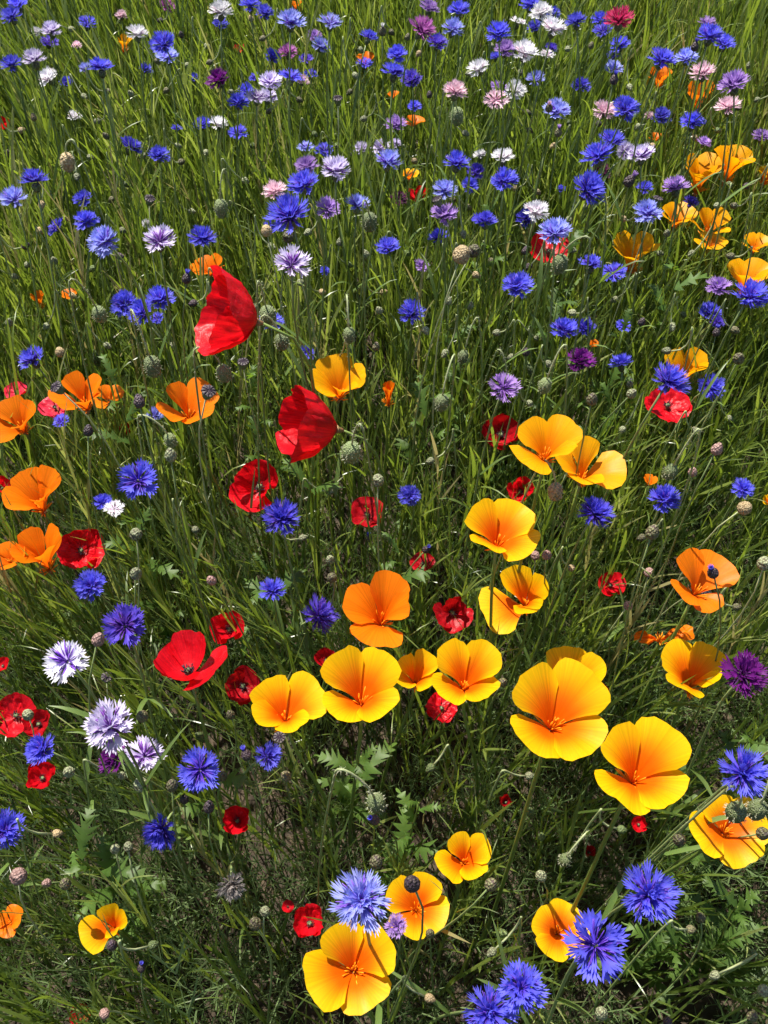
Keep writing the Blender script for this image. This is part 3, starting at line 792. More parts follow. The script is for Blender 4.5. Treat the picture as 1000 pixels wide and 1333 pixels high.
# red poppies
for a in (
    (288, 404, 90, 'red', 'tallest red poppy, large crumpled petals hanging open sideways', 'the tallest red poppy', dict(elist=[56, 52, 60, 64], llist=[1.15, 1.0, 1.0, 1.1], tilt=62, az=250, spin=20, crumple=.05, zr=(.5, .80), leaves=2)),
    (396, 552, 84, 'red', 'bowl-shaped red poppy with one petal tip hanging down', 'the bowl-shaped red poppy', dict(elist=[62, 66, 66, 60], llist=[1.0, 1.0, 1.0, 1.1], tilt=64, az=256, spin=35, crumple=.04, zr=(.45, .72), leaves=2)),
    (248, 858, 94, 'red', 'bell-shaped red poppy with a flap turned out sideways', 'the bell-shaped red poppy', dict(elist=[24, 62, 54, 44], llist=[1.05, 1.2, 1.0, .9], tilt=26, az=340, spin=-12, crumple=.025, zr=(.4, .62), leaves=2)),
    (330, 632, 66, 'red', 'red poppy with a small lower petal, above a blue cornflower', 'the red poppy above a blue cornflower', dict(elist=[52, 60, 40, 62], tilt=24, az=210, spin=60, crumple=.06, leaves=2)),
    (651, 562, 50, 'darkred', 'dark red round poppy facing out beside the broad amber poppy', 'the dark red round poppy', dict(e=48, tilt=26, az=180, spin=30, leaves=1)),
    (677, 637, 36, 'red', 'small red poppy cup under the broad amber poppy', None, dict(e=58, tilt=22, az=180, spin=40)),
    (296, 816, 46, 'red', 'round red poppy cup beside the bell-shaped red poppy', 'the round red cup', dict(e=58, tilt=16, az=190, spin=20, crumple=.05, leaves=1)),
    (317, 892, 48, 'darkred', 'dark red poppy with a grey bud in front, next to the golden row', None, dict(e=46, tilt=22, az=190, spin=50)),
    (106, 714, 62, 'red', 'ragged red poppy touching an orange cup', 'the ragged red poppy', dict(e=34, tilt=20, az=170, spin=10, crumple=.13, leaves=1)),
    (18, 930, 56, 'red', 'red poppy with ragged folded petals beside a darker one', 'the ragged low red poppy', dict(e=40, tilt=16, az=150, spin=40, crumple=.12)),
    (48, 940, 34, 'darkred', 'dark red poppy low behind a ragged red one', None, dict(e=50, tilt=10)),
    (1, 865, 22, 'red', 'red poppy petal edge low in the grass near a white cornflower', None, dict(e=50)),
    (2, 630, 26, 'red', 'red poppy beside the goblet-shaped orange poppy', None, dict(e=56, tilt=10)),
    (2, 159, 22, 'red', 'scarlet poppy with a dark bud far back', 'the far scarlet poppy', dict(e=64, tilt=14, az=90)),
    (590, 800, 54, 'darkred', 'wilting dark red poppy with pinkish shrivelled petals', 'the wilting dark red poppy', dict(elist=[70, 30, 20, 60], tilt=16, az=170, spin=120, crumple=.10)),
    (478, 666, 42, 'darkred', 'dull red poppy half hidden behind leaves and a bud', None, dict(e=36, tilt=10, crumple=.1)),
    (550, 732, 34, 'darkred', 'torn red poppy low behind the yellow cup', None, dict(e=28, crumple=.16)),
    (424, 856, 30, 'darkred', 'dark red petal showing behind the golden row', None, dict(e=56, zr=(.32, .45))),
    (575, 921, 44, 'red', 'red poppy scraps low beneath the golden row', None, dict(e=22, crumple=.2, zr=(.25, .4))),
    (716, 322, 54, 'red', 'red poppy spread beneath a pale blue cornflower', 'the red poppy beneath a pale cornflower', dict(e=32, tilt=8, az=180, zr=(.38, .56))),
    (543, 253, 28, 'red', 'single upright scarlet petal poppy beside a maroon cornflower', 'the upright scarlet petal', dict(elist=[74, 78, 40, 78], tilt=18, az=60)),
    (870, 526, 62, 'red', 'red poppy spread beneath a large bright blue cornflower', 'the red poppy beneath a blue cornflower', dict(e=24, tilt=6, crumple=.10, zr=(.38, .54))),
    (797, 760, 38, 'red', 'small red poppy alone in dark grass', 'the small lone red poppy', dict(e=44, tilt=14, crumple=.10)),
    (779, 902, 30, 'darkred', 'dark red poppy behind the widest golden poppy', None, dict(e=44, zr=(.34, .46))),
    (53, 1008, 36, 'red', 'small red poppy behind silvery buds', None, dict(e=56, tilt=10, crumple=.1)),
    (308, 1066, 34, 'red', 'small red poppy half hidden by a looping stalk', 'the small red poppy under a looping stalk', dict(e=54, tilt=12, crumple=.1)),
    (402, 1198, 40, 'red', 'ragged red poppy low beside the golden poppy under a pale cornflower', None, dict(e=50, tilt=10, crumple=.14, zr=(.25, .4))),
    (163, 558, 14, 'darkred', 'furled dark red poppy bloom in the grass', None, dict(e=80, half=80)),
    (70, 528, 40, 'pinkred', 'pinkish red poppy petals behind the folded orange poppy', None, dict(e=24, crumple=.14, zr=(.34, .5))),
    (20, 508, 30, 'pinkred', 'pinkish red poppy scraps above the arched orange poppy', None, dict(e=34, crumple=.14)),
    (375, 1180, 16, 'red', 'tiny red poppy scrap low under stems', None, dict(e=30, zr=(.2, .4))),
    (832, 1072, 20, 'red', 'tiny red poppy below the scalloped golden poppy', None, dict(e=50, zr=(.2, .4))),
    (768, 1108, 14, 'darkred', 'tiny dark red poppy behind the golden poppy partly covered', None, dict(e=66, zr=(.2, .4))),
    (658, 1042, 16, 'darkred', 'dark red furled bloom low under feathery leaves', None, dict(e=74, zr=(.2, .4))),
    (312, 62, 16, 'pinkred', 'pinkish red bloom far back among pale cornflowers', None, dict(e=56)),
    (105, 1320, 26, 'darkred', 'dark red poppy deep in shade under sprawling stems', None, dict(e=44, zr=(.1, .3))),
):
    px, py, wp, c, lab, phr, kw = a
    poppy(px, py, wp, c, lab, phr, red=True, **kw)

# cornflowers with something that sets them apart
for a in (
    (467, 1174, 84, 'pale', 'pale blue cornflower leaning over a big golden poppy', 'the pale cornflower over a golden poppy', dict(style='double', tilt=10, az=180)),
    (778, 1231, 88, 'blue', 'big blue cornflower with dark spiky centre covering part of a golden poppy', 'the big blue cornflower over a golden poppy', dict(style='single', tilt=10, az=180)),
    (850, 1166, 80, 'blue', 'full double blue cornflower above glossy leaves, alone', 'the full double blue cornflower', dict(style='double', tilt=12, az=180)),
    (682, 1286, 68, 'blue', 'blue cornflower overlapping another of a low touching pair', 'the low touching pair of cornflowers', dict(style='full', tilt=10, az=200)),
    (640, 1322, 74, 'blue', 'blue cornflower lower of a touching pair', None, dict(style='double', tilt=10, az=180)),
    (970, 1007, 68, 'blue', 'blue cornflower just above the golden poppy with hairy nodding buds', None, dict(style='double', tilt=14, az=200)),
    (970, 877, 62, 'purple', 'magenta-purple cornflower beside a golden cup', 'the magenta-purple cornflower', dict(style='full', tilt=10, az=190)),
    (258, 1001, 58, 'blue', 'blue cornflower seen from above near a slender green bud', None, dict(style='single', tilt=14, az=180)),
    (208, 1083, 48, 'deep', 'deep blue cornflower tipped on its side over sprawling stems', 'the tipped deep blue cornflower', dict(style='double', tilt=58, az=190)),
    (5, 1080, 50, 'blue', 'blue cornflower beyond the big silvery bud', None, dict(style='full', tilt=20, az=100)),
    (140, 945, 68, 'palelilac', 'whitish lilac cornflower above a dark violet one', 'the whitish cornflower above dark violet', dict(style='full', tilt=10, az=180)),
    (148, 986, 44, 'purple', 'dark violet cornflower squeezed between two whitish ones', None, dict(zr=(.40, .5))),
    (188, 980, 54, 'palelilac', 'whitish cornflower with purple centre touching the dark violet one', None, dict(style='single', tilt=10)),
    (51, 975, 42, 'blue', 'blue cornflower near ragged red poppies low down', None, dict()),
    (83, 862, 62, 'whiteviolet', 'white cornflower with violet centre and separate starry florets', 'the starry white cornflower', dict(style='single', tilt=10, az=180)),
    (160, 814, 56, 'violet', 'violet-blue cornflower with loose florets above the starry white one', 'the loose violet-blue cornflower', dict(style='single', tilt=14, az=160)),
    (115, 763, 46, 'blue', 'blue cornflower below the ragged red poppy', None, dict()),
    (417, 801, 48, 'violet', 'violet-blue cornflower nodding beside the orange poppy with a capsule', None, dict(tilt=40, az=110)),
    (355, 767, 38, 'blue', 'small blue cornflower facing up behind the round red cup', None, dict()),
    (366, 673, 52, 'deep', 'full deep blue cornflower under a red poppy', 'the full deep blue cornflower', dict(style='double')),
    (178, 624, 54, 'blue', 'spidery blue cornflower with thin florets near goblet-shaped orange poppy', None, dict(style='single')),
    (775, 667, 52, 'deep', 'deep blue cornflower near a tan poppy bud', 'the deep blue cornflower by a tan bud', dict(style='double')),
    (866, 648, 46, 'blue', 'bright blue cornflower standing alone before the amber pair', None, dict()),
    (873, 493, 56, 'blue', 'large bright blue cornflower in front of an amber poppy', 'the large blue cornflower before amber', dict(style='double')),
    (978, 382, 50, 'blue', 'bright blue cornflower in front of an amber poppy and beside lilac', None, dict()),
    (374, 279, 58, 'blue', 'largest blue cornflower of the middle meadow with long florets', 'the large long-floreted blue cornflower', dict(style='double')),
    (658, 505, 46, 'lilac', 'lilac cornflower crossed by a nodding green bud', 'the lilac cornflower behind a bud', dict(style='single')),
    (757, 467, 40, 'purple', 'dark purple cornflower under a touching blue pair', 'the dark purple cornflower', dict()),
    (735, 426, 40, 'blue', 'lighter blue cornflower of a touching pair above the dark purple one', 'the touching blue pair', dict()),
    (762, 425, 32, 'deep', 'darker blue cornflower of a touching pair above the dark purple one', None, dict()),
    (722, 300, 42, 'pale', 'pale blue cornflower over a spread red poppy', None, dict()),
    (805, 23, 36, 'crimson', 'crimson pink cornflower, the only one so red', 'the crimson cornflower', dict()),
    (550, 36, 36, 'magenta', 'magenta-lilac cornflower with broad flat head far back', 'the magenta-lilac cornflower', dict()),
    (283, 103, 32, 'purple', 'magenta-purple cornflower held above bent silvery stalks', 'the far magenta-purple cornflower', dict()),
    (782, 220, 28, 'maroon', 'dark maroon cornflower below two bright blue ones', 'the dark maroon cornflower', dict()),
    (520, 258, 24, 'maroon', 'dark maroon cornflower beside the upright scarlet petal', None, dict()),
    (287, 12, 32, 'white', 'white cornflower above a blue one at the far back', 'the far white cornflower', dict()),
    (382, 340, 46, 'palelilac', 'whitish lilac cornflower with purple centre behind the tallest red poppy', 'the whitish cornflower with purple centre', dict(style='single')),
    (208, 311, 40, 'palelilac', 'starry whitish lilac cornflower with dark centre beyond the orange poppy', None, dict(style='single')),
    (134, 313, 42, 'pale', 'pale blue cornflower with lilac centre near a starry whitish one', 'the pale blue lilac-centred cornflower', dict()),
    (722, 35, 34, 'white', 'white cornflower with pinkish centre near the crimson one', 'the pink-centred white cornflower', dict()),
    (646, 128, 32, 'pink', 'pale pink cornflower with a full rounded head', 'the full pale pink cornflower', dict()),
    (300, 1155, 40, 'grey', 'withered grey cornflower drooping with limp florets', 'the withered grey cornflower', dict(tilt=60, az=170, style='double')),
    (515, 1205, 30, 'lilac', 'small lilac cornflower just opening, squeezed between two golden poppies', None, dict(tilt=8)),
):
    px, py, wp, c, lab, phr, kw = a
    cornflower(px, py, wp, c, label=lab, phrase=phr, **kw)

# the other cornflowers, by colour
CF = {
    'blue': '14 20 30,22 4 26,115 28 24,210 53 33,288 31 22,325 4 28,14 82 30,131 84 34,85 105 17,252 101 16,310 131 28,320 117 20,262 160 24,310 171 26,208 200 28,44 230 38,107 258 26,112 286 32,263 307 36,'
            '345 15 24,480 46 24,355 72 20,380 98 32,405 95 18,517 69 26,513 92 33,475 82 22,597 10 28,650 40 32,645 72 18,540 137 18,421 194 24,394 236 40,355 291 24,596 208 36,658 232 34,612 240 22,504 319 32,'
            '690 3 28,720 16 20,697 33 20,750 25 28,782 24 24,785 39 26,808 56 25,862 74 36,927 42 34,944 54 28,817 140 36,862 149 26,902 157 32,797 180 34,777 199 40,768 243 44,839 244 22,731 245 12,770 341 34,'
            '160 394 38,182 405 36,209 388 38,203 413 20,353 417 36,40 465 36,80 547 24,133 653 26,423 352 14,536 405 36,400 458 20,675 370 40,533 645 32,800 355 34,925 405 34,808 469 32,812 424 20,928 503 40,968 635 30,350 983 34,190 88 16,230 166 14',
    'deep': '757 110 26,570 308 28,631 285 32,333 100 18,798 70 16,171 188 27,72 295 22,685 283 26',
    'violet': '64 54 22,536 100 28,570 54 28,620 222 24,398 76 20,670 62 18,900 262 20,718 62 16,935 418 20',
    'pale': '111 87 16,218 72 28,15 257 36,379 24 36,430 28 32,590 34 30,398 190 22,507 208 35,465 265 34,580 246 32,895 73 30,800 87 24,725 140 34,843 275 36,201 538 22,418 58 24,697 102 26',
    'lilac': '410 45 18,658 62 28,515 160 30,400 215 32,427 270 32,579 278 34,921 28 26,956 106 36,992 175 24,880 240 34,937 370 36,550 345 20,650 113 22,560 7 26,917 184 18',
    'magenta': '375 66 26,218 6 18',
    'palelilac': '66 37 26,335 125 30,470 192 20,495 190 24,515 186 16,437 218 36,815 195 26,835 198 34,352 105 30,350 124 26,44 74 32',
    'white': '178 41 28,46 40 14,62 100 26,285 160 24,622 88 28,625 200 18,655 203 30,705 13 30,675 27 22,686 64 34,713 70 20,672 115 28,698 274 34,148 662 28,97 150 18,190 290 12',
    'pink': '158 18 16,594 116 33,394 103 18,357 246 32,915 92 33,787 142 30,948 137 32,100 58 14,845 150 14',
}
for c, rows in CF.items():
    for row in rows.split(','):
        x, y, ww = map(float, row.split())
        cornflower(x, y, ww, c)

# buds and seed heads
for row in ('288 272 18 nod,481 290 24 nod,595 152 18 nod,130 410 18 nod,199 478 22 nod,292 487 20 nod,349 412 22 nod,367 446 18 nod,457 590 25 nod,455 437 16 nod,575 525 18 nod,709 503 17 nod,728 345 22 nod,'
            '603 465 14 nod,490 1046 25 nod,958 1058 27 nod,985 1055 25 nod,222 574 16 nod,660 495 14 nod,872 615 18 nod,635 690 14 nod,88 212 20 nod:tan,723 641 20 nod:tan,735 1120 16 nod,'
            '601 331 30 round:tan,78 458 14 round:tan,970 661 20 round:tan,52 300 10 round:tan,347 300 16 round:tan,617 326 18 round:brown,375 308 16 round:brown,740 607 14 round:tan,'
            '270 513 17 capsule,77 507 15 capsule,440 132 11 capsule,492 809 13 capsule,915 768 14 capsule,317 475 13 capsule,139 884 13 capsule,364 962 14 capsule,571 263 12 capsule,195 262 12 capsule,855 263 12 capsule,'
            '222 592 16 scaly:silver,181 522 15 scaly:purple,536 1150 22 scaly:purple,490 1121 18 scaly:brown,492 625 18 round:silver,640 1151 17 scaly:brown,885 1093 17 scaly:brown,923 1053 13 scaly:purple,994 1085 17 scaly:brown,'
            '912 1194 13 scaly:brown,783 1319 17 scaly:silver,994 1290 16 scaly:silver,980 1323 14 scaly:brown,24 1140 24 round:pink,183 1021 21 round:silver,224 1022 16 scaly:brown,89 1005 15 scaly:silver,272 1050 15 scaly:purple,'
            '150 1105 14 round:silver,167 1102 14 round:silver,85 1150 15 scaly:brown,146 1230 14 scaly:purple,36 930 16 round:silver,128 832 17 scaly:pink,185 932 16 scaly:brown,177 695 18 round:silver,177 746 16 scaly:silver,'
            '275 755 13 scaly:pink,850 692 18 scaly:brown,995 733 20 round:silver,962 466 15 scaly:brown,771 519 15 scaly:brown,823 512 13 scaly:silver,934 584 15 scaly:pink,902 614 12 scaly:pink,712 722 13 scaly:pink,845 745 14 round:pink,'
            '697 723 13 round:pink,818 788 13 round:pink,136 1320 15 round:pink,704 1140 15 scaly:silver,332 1202 17 scaly:brown,345 1186 15 round:silver,115 560 13 scaly:purple,372 1010 14 scaly:brown,300 930 12 scaly:brown,'
            '432 752 14 scaly:brown,430 728 12 scaly:silver,560 1215 12 scaly:brown,870 1330 12 scaly:purple,655 888 12 scaly:brown,290 1010 13 scaly:brown,60 1150 12 scaly:pink,240 1040 12 scaly:purple,'
            '260 958 13 point,866 862 12 point,690 1056 12 point,655 1215 12 point,705 1088 10 point,690 480 9 point,125 465 10 point,980 1240 10 point').split(','):
    x, y, ww, kd = row.split()
    bud(float(x), float(y), float(ww), kd)
for row in ('243 362 12 purple blue,928 745 15 purple blue,487 1067 14 purple blue,320 982 14 purple blue,160 968 9 purple blue,480 700 10 purple blue,184 1260 11 purple blue,800 103 11 purple blue,933 432 10 purple blue,555 715 10 purple blue,'
            '605 1325 11 purple blue,820 500 9 silver lilac,498 40 10 brown white,715 140 10 brown pink,727 172 10 brown lilac,820 235 14 purple lilac,905 60 10 purple violet,420 800 10 purple violet').split(','):
    x, y, ww, cm, tf = row.split()
    bud(float(x), float(y), float(ww), 'scaly:' + cm, tuft=tf)
# bowed silvery stalks, mostly in the far half: (px, py of the bud, direction it bows to)
for row in ('205 80 0,245 85 20,216 118 200,186 203 190,165 240 10,232 190 20,118 205 0,30 280 180,85 285 30,145 260 200,160 300 10,250 275 0,300 265 10,330 190 0,350 145 200,300 120 180,270 60 10,390 130 0,455 120 200,470 65 20,'
            '510 42 0,545 70 200,580 120 180,575 205 10,610 95 190,640 60 0,660 130 20,690 170 0,720 190 200,740 160 10,830 165 190,850 190 10,905 180 0,935 170 20,960 140 0,760 270 200,700 250 10,670 245 180,610 270 0,590 260 30,'
            '540 210 20,460 200 200,440 190 0,410 175 10,300 380 0,330 400 200,420 380 30,455 345 0,500 380 20,530 330 0,560 360 200,640 340 0,665 465 200,700 440 0,800 390 190,860 330 10,900 330 200,950 240 0,985 130 200,890 410 20,'
            '95 385 0,35 345 200,20 360 30,60 425 180,225 450 10,140 450 0,120 350 200,690 525 10,770 620 0,810 560 200,905 560 0,950 545 20,990 600 200,605 590 10,560 600 200,505 600 20,430 640 0,280 570 200,270 600 20,215 655 10,'
            '255 690 0,320 720 200,395 700 10,745 740 20,835 700 200,890 780 10,960 790 0,990 830 200,160 1010 0,270 1000 180,300 1045 20,60 1000 200,110 990 0,75 1085 30,120 1105 180,210 1120 0,260 1180 200,200 1230 20,75 1220 0,'
            '40 1290 200,330 1280 10,560 1300 0,640 1240 200,860 1290 10,930 1270 200,900 1210 20,810 1080 10,560 1000 200,610 980 20,690 1010 0,540 960 200,320 1120 0,440 1080 20').split(','):
    x, y, an = map(float, row.split())
    r_ = random.Random(int(x * 3 + y))
    if y > 560 and r_.random() < .45: continue
    bud(x, y, 7 + (y / 1333) * 5, 'scaly:' + r_.choice(('silver', 'silver', 'brown', 'green', 'tan')), arch=r_.uniform(.25, .8), lean=an + r_.uniform(-20, 20))

taken_ = [(x_, y_) for x_, y_, *_ in DISCS]
rb_ = random.Random(5); made_ = 0
while made_ < 70:
    x_, y_ = rb_.uniform(10, 990), rb_.uniform(8, 480)
    if min((x_ - a_) ** 2 + (y_ - b_) ** 2 for a_, b_ in taken_) < 20 ** 2: continue
    taken_.append((x_, y_)); made_ += 1
    bud(x_, y_, 7 + y_ / 150, 'scaly:' + rb_.choice(('silver', 'silver', 'brown', 'purple', 'tan')), arch=rb_.uniform(.2, .6) if rb_.random() < .7 else 0.0, lean=rb_.uniform(0, 360))

# young leafy poppy plants whose cut leaves stand out of the grass
for i, (x, y, zz, n_l, lab) in enumerate((
    (150, 500, .44, 4, 'bright green cut-leaved poppy plant behind the folded orange poppy'),
    (325, 492, .40, 4, 'bright green cut-leaved poppy plant beside the tallest red poppy'),
    (725, 395, .46, 5, 'upright leafy poppy shoot behind the touching blue pair'),
    (885, 352, .46, 4, 'yellow-green leafy poppy shoot below the side-on amber cup'),
    (812, 430, .42, 4, 'leafy poppy plant with broad leaf beside bright blue cornflowers'),
    (800, 505, .38, 5, 'leafy poppy plant near the large blue cornflower before amber'),
    (560, 500, .40, 5, 'leafy poppy plant beside hooked hairy buds'),
    (590, 440, .36, 5, 'leafy poppy plant deep among grass behind the lilac cornflower'),
    (470, 985, .34, 6, 'broad-leaved poppy plant below the golden row around a hairy bud'),
    (545, 1045, .30, 5, 'poppy plant with a pale curled leaf near the small lone golden cup'),
    (975, 965, .36, 5, 'pale leafy poppy plant behind the lower blue cornflower'),
    (960, 1180, .26, 6, 'dark broad-leaved plant beside the full double blue cornflower'),
    (880, 1230, .22, 5, 'low leafy plant in shade under the full double blue cornflower'),
    (95, 1110, .36, 5, 'leafy plant with silvery buds above the gaping golden poppy'),
    (520, 720, .36, 5, 'leafy poppy plant behind the orange poppy with a capsule'),
    (350, 745, .36, 4, 'leafy poppy plant behind the round red cup'),
    (640, 300, .44, 4, 'leafy poppy plant beside a tan seed head'),
    (900, 1110, .30, 4, 'light green leafy plant before the golden poppy under nodding buds'),
    (170, 680, .36, 4, 'leafy poppy plant beyond the loose violet-blue cornflower'),
    (740, 330, .46, 4, 'leafy poppy shoot behind a green bud and red petals'))):
    r_ = random.Random(i + 300)
    p_ = pix(x, y, zz); b_ = np.array((p_[0] + r_.uniform(-.02, .02), p_[1] + r_.uniform(-.02, .02), 0))
    rt_ = root('leafy_poppy_plant', b_)
    path_ = stem_path(b_, p_, (0, 0, 1.0)) - (b_[0], b_[1], 0)
    mb = MB(); V, Fc, t = tube(path_, np.linspace(.0022, .0012, len(path_)), 5); mb.add(V, Fc, t); put('stem', mb.mesh('stem', PSTEM_M), rt_)
    az_ = r_.uniform(0, 6.28)
    for j in range(n_l + 5):
        lm = MB(); az_ += 2.2 + r_.uniform(-.4, .4)
        lobed_leaf(lm, path_[max(2, 9 - j)], az_, r_.uniform(.035, .06) * (1 + .10 * j), rise=r_.uniform(35, 75), droop=r_.uniform(.3, 1.1), lobes=r_.choice((6, 7, 8)), width=r_.uniform(.16, .24), r=r_)
        put('leaf', lm.mesh('leaf', PLEAF_M), rt_)
    PLANTS.append(dict(root=rt_, head=np.array(p_), desc=None, label=lab, phrase=None, cat='leafy plant', group='leafy poppy plants'))


# ------------------------------------------------------------------ foliage (nobody could count it)
DISC = np.array(DISCS)


def ribbon(mb, P, hw, side):
    """flat narrow strip; short segments keep the ray tracing fast"""
    n = len(P); V = []; t = []
    for i in range(n - 1):
        V += [P[i] - side * hw[i], P[i] + side * hw[i]]; t += [i / (n - 1)] * 2
    V.append(P[-1]); t.append(1.0)
    mb.add(V, [(2 * i, 2 * i + 1, 2 * i + 3, 2 * i + 2) for i in range(n - 2)] + [(2 * n - 4, 2 * n - 3, 2 * n - 2)], t)


def blade(mb, p, az, L, hw, rise, droop, n=5):
    e = np.array((math.cos(az), math.sin(az), 0)); d0 = e * math.cos(R(rise)) + np.array((0, 0, math.sin(R(rise))))
    side = np.array((-math.sin(az + .5), math.cos(az + .5), 0)); p = np.asarray(p, float)
    f = np.linspace(0, 1, n + 1)[:, None]
    ribbon(mb, p + d0 * L * f + (e * .3 - np.array((0, 0, .22))) * L * droop * f * f, hw * np.sin(np.linspace(.25, 1, n + 1) ** .9 * math.pi) + hw * .1, side)


def stalk_template(seed):
    r = random.Random(seed); mb = MB()
    top = np.array((r.uniform(-.08, .08), r.uniform(-.08, .08), 1.0))
    path = bez((0, 0, 0), (r.uniform(-.04, .04), r.uniform(-.04, .04), .4), top * .75, top, 9)
    az = r.uniform(0, 6.28)
    ribbon(mb, path, np.linspace(.0062, .0034, 10), np.array((math.cos(az), math.sin(az), 0)))
    if seed % 4 == 3:      # branched, few-leaved stalk
        for i in range(r.randint(3, 5)):
            q = path[r.randint(4, 8)]; az = r.uniform(0, 6.28); rise = R(r.uniform(50, 75)); L = r.uniform(.12, .3)
            d = np.array((math.cos(az) * math.cos(rise), math.sin(az) * math.cos(rise), math.sin(rise)))
            hook = np.array((math.cos(az), math.sin(az), -1.0)) * L * r.uniform(0, .5)
            F_ = np.linspace(0, 1, 8)[:, None]
            ribbon(mb, q + d * L * F_ + hook * F_ ** 3, np.linspace(.003, .0022, 8), np.array((-math.sin(az + .8), math.cos(az + .8), 0)))
    for i in range(r.randint(8, 11) if seed % 4 != 3 else 5):
        f = r.uniform(.12, .97) * 8.999; p = path[int(f)] * (1 - f + int(f)) + path[int(f) + 1] * (f - int(f)); f /= 9
        az += 2.4 + r.uniform(-.5, .5)
        blade(mb, p, az, r.uniform(.22, .42) * (1.15 - .55 * f), r.uniform(.0028, .0052), r.uniform(66, 86), r.uniform(.0, .45))
    for i in range(r.randint(1, 3)):
        blade(mb, (r.uniform(-.05, .05), r.uniform(-.05, .05), 0), r.uniform(0, 6.28), r.uniform(.4, .8), r.uniform(.0022, .0040), r.uniform(72, 87), r.uniform(.05, .4), n=10)
    return np.array(mb.V), mb.F, np.array(mb.t)


def fern_template(seed):
    """finely divided blue-green leaves of the california poppies"""
    r = random.Random(seed); mb = MB()
    for i in range(r.randint(5, 7)):
        az = r.uniform(0, 6.28); L = r.uniform(.6, 1.1); rise = R(r.uniform(35, 80))
        d = np.array((math.cos(az) * math.cos(rise), math.sin(az) * math.cos(rise), math.sin(rise))); sd = np.array((-math.sin(az), math.cos(az), 0)); up = np.cross(d, sd) * -1
        bend = np.array((math.cos(az), math.sin(az), -.6)) * .25 * L
        P = [d * L * f + bend * f * f for f in np.linspace(0, 1, 7)]
        ribbon(mb, P, [.008, .008, .007, .007, .006, .005, .003], sd)
        for j in range(2, 7):
            for sg in (-1, 1):
                q = P[j]; bl = L * (.30 - .02 * j)
                dd = unit(d * .8 + sd * sg * r.uniform(.7, 1.1) + up * r.uniform(-.3, .3))
                e1 = q + dd * bl; nn = unit(np.cross(dd, up)) * .0085
                mb.add([q - nn * .7, q + nn * .7, e1 + nn * .5, e1 - nn * .5], [(0, 1, 2, 3)], [.5, .5, 1, 1])
                for k2 in (-1, 1):
                    o = q + dd * bl * r.uniform(.35, .6); d3 = unit(dd + sd * k2 * .8 + d * .3 * k2); e3 = o + d3 * bl * .5
                    mb.add([o - nn * .6, o + nn * .6, e3 + nn * .3, e3 - nn * .3], [(0, 1, 2, 3)], [.6, .6, 1, 1])
    return np.array(mb.V), mb.F, np.array(mb.t)


def scatter(name, templates, pos, H, width, lean, mat, label, cat, rnd):
    """join placed copies of the templates into one mesh"""
    co, fs, tt, rr = [], [], [], []
    quads, tris = [], []; off = 0
    tq = [(np.array([f for f in T[1] if len(f) == 4], int).reshape(-1, 4), np.array([f for f in T[1] if len(f) == 3], int).reshape(-1, 3)) for T in templates]
    for i in range(len(pos)):
        k = i % len(templates); Vt, _, t = templates[k]
        az = nrng.uniform(0, 6.283); c, s = math.cos(az), math.sin(az)
        X = (Vt[:, 0] * c - Vt[:, 1] * s) * width[i]; Y = (Vt[:, 0] * s + Vt[:, 1] * c) * width[i]; Zv = Vt[:, 2] * H[i]
        f = (Vt[:, 2]) ** 1.6
        co.append(np.stack([X + pos[i, 0] + lean[i, 0] * f * H[i], Y + pos[i, 1] + lean[i, 1] * f * H[i], Zv - .005], 1))
        quads.append(tq[k][0] + off); tris.append(tq[k][1] + off); off += len(Vt)
        tt.append(t); rr.append(np.full(len(Vt), rnd[i]))
    co = np.concatenate(co); Q = np.concatenate(quads); T3 = np.concatenate(tris)
    me = bpy.data.meshes.new(name)
    nq, n3 = len(Q), len(T3)
    me.vertices.add(len(co)); me.vertices.foreach_set('co', co.ravel())
    me.loops.add(nq * 4 + n3 * 3); me.loops.foreach_set('vertex_index', np.concatenate([Q.ravel(), T3.ravel()]).astype(np.int32))
    me.polygons.add(nq + n3)
    me.polygons.foreach_set('loop_start', np.concatenate([np.arange(nq) * 4, nq * 4 + np.arange(n3) * 3]).astype(np.int32))
    me.polygons.foreach_set('use_smooth', np.ones(nq + n3, bool))
    me.attributes.new('t', 'FLOAT', 'POINT').data.foreach_set('value', np.concatenate(tt))
    me.attributes.new('rnd', 'FLOAT', 'POINT').data.foreach_set('value', np.concatenate(rr))
    me.materials.append(mat); me.update(); me.validate()
    o = put(name, me); o['kind'] = 'stuff'; o['label'] = label; o['category'] = cat
    print(name, nq * 2 + n3, 'triangles')
    return o


def meadow_points(dens, y0, y1, a=.52, b=1.15):
    out = []
    n = int(dens * (y1 - y0) * 2 * (a * y1 + b))
    P = np.stack([nrng.uniform(-(a * y1 + b), a * y1 + b, n), nrng.uniform(y0, y1, n)], 1)
    edge = np.abs(P[:, 0]) - a * np.maximum(P[:, 1], 0)
    P = P[(edge < .42) | ((edge < b) & (nrng.random(len(P)) < .5))]
    return P


def clear_heads(pos, H, lean, keep):
    """lower or drop stalks that would hide a flower head"""
    ok = np.ones(len(pos), bool); H = H.copy()
    for it in range(5):
        hide = np.zeros(len(pos), bool)
        for f in (.3, .45, .6, .7, .8, .88, .95, 1.0):
            P = np.stack([pos[:, 0] + lean[:, 0] * f ** 1.6 * H, pos[:, 1] + lean[:, 1] * f ** 1.6 * H, f * H], 1)
            px, py, dz = project(P)
            for x, y, rad, Z in DISC:
                hide |= ((px - x) ** 2 + (py - y) ** 2 < (rad + 4) ** 2) & (dz < Z - .005)
        hide &= ~keep
        if it == 4: ok &= ~hide
        else: H[hide] *= .8
    return ok, H


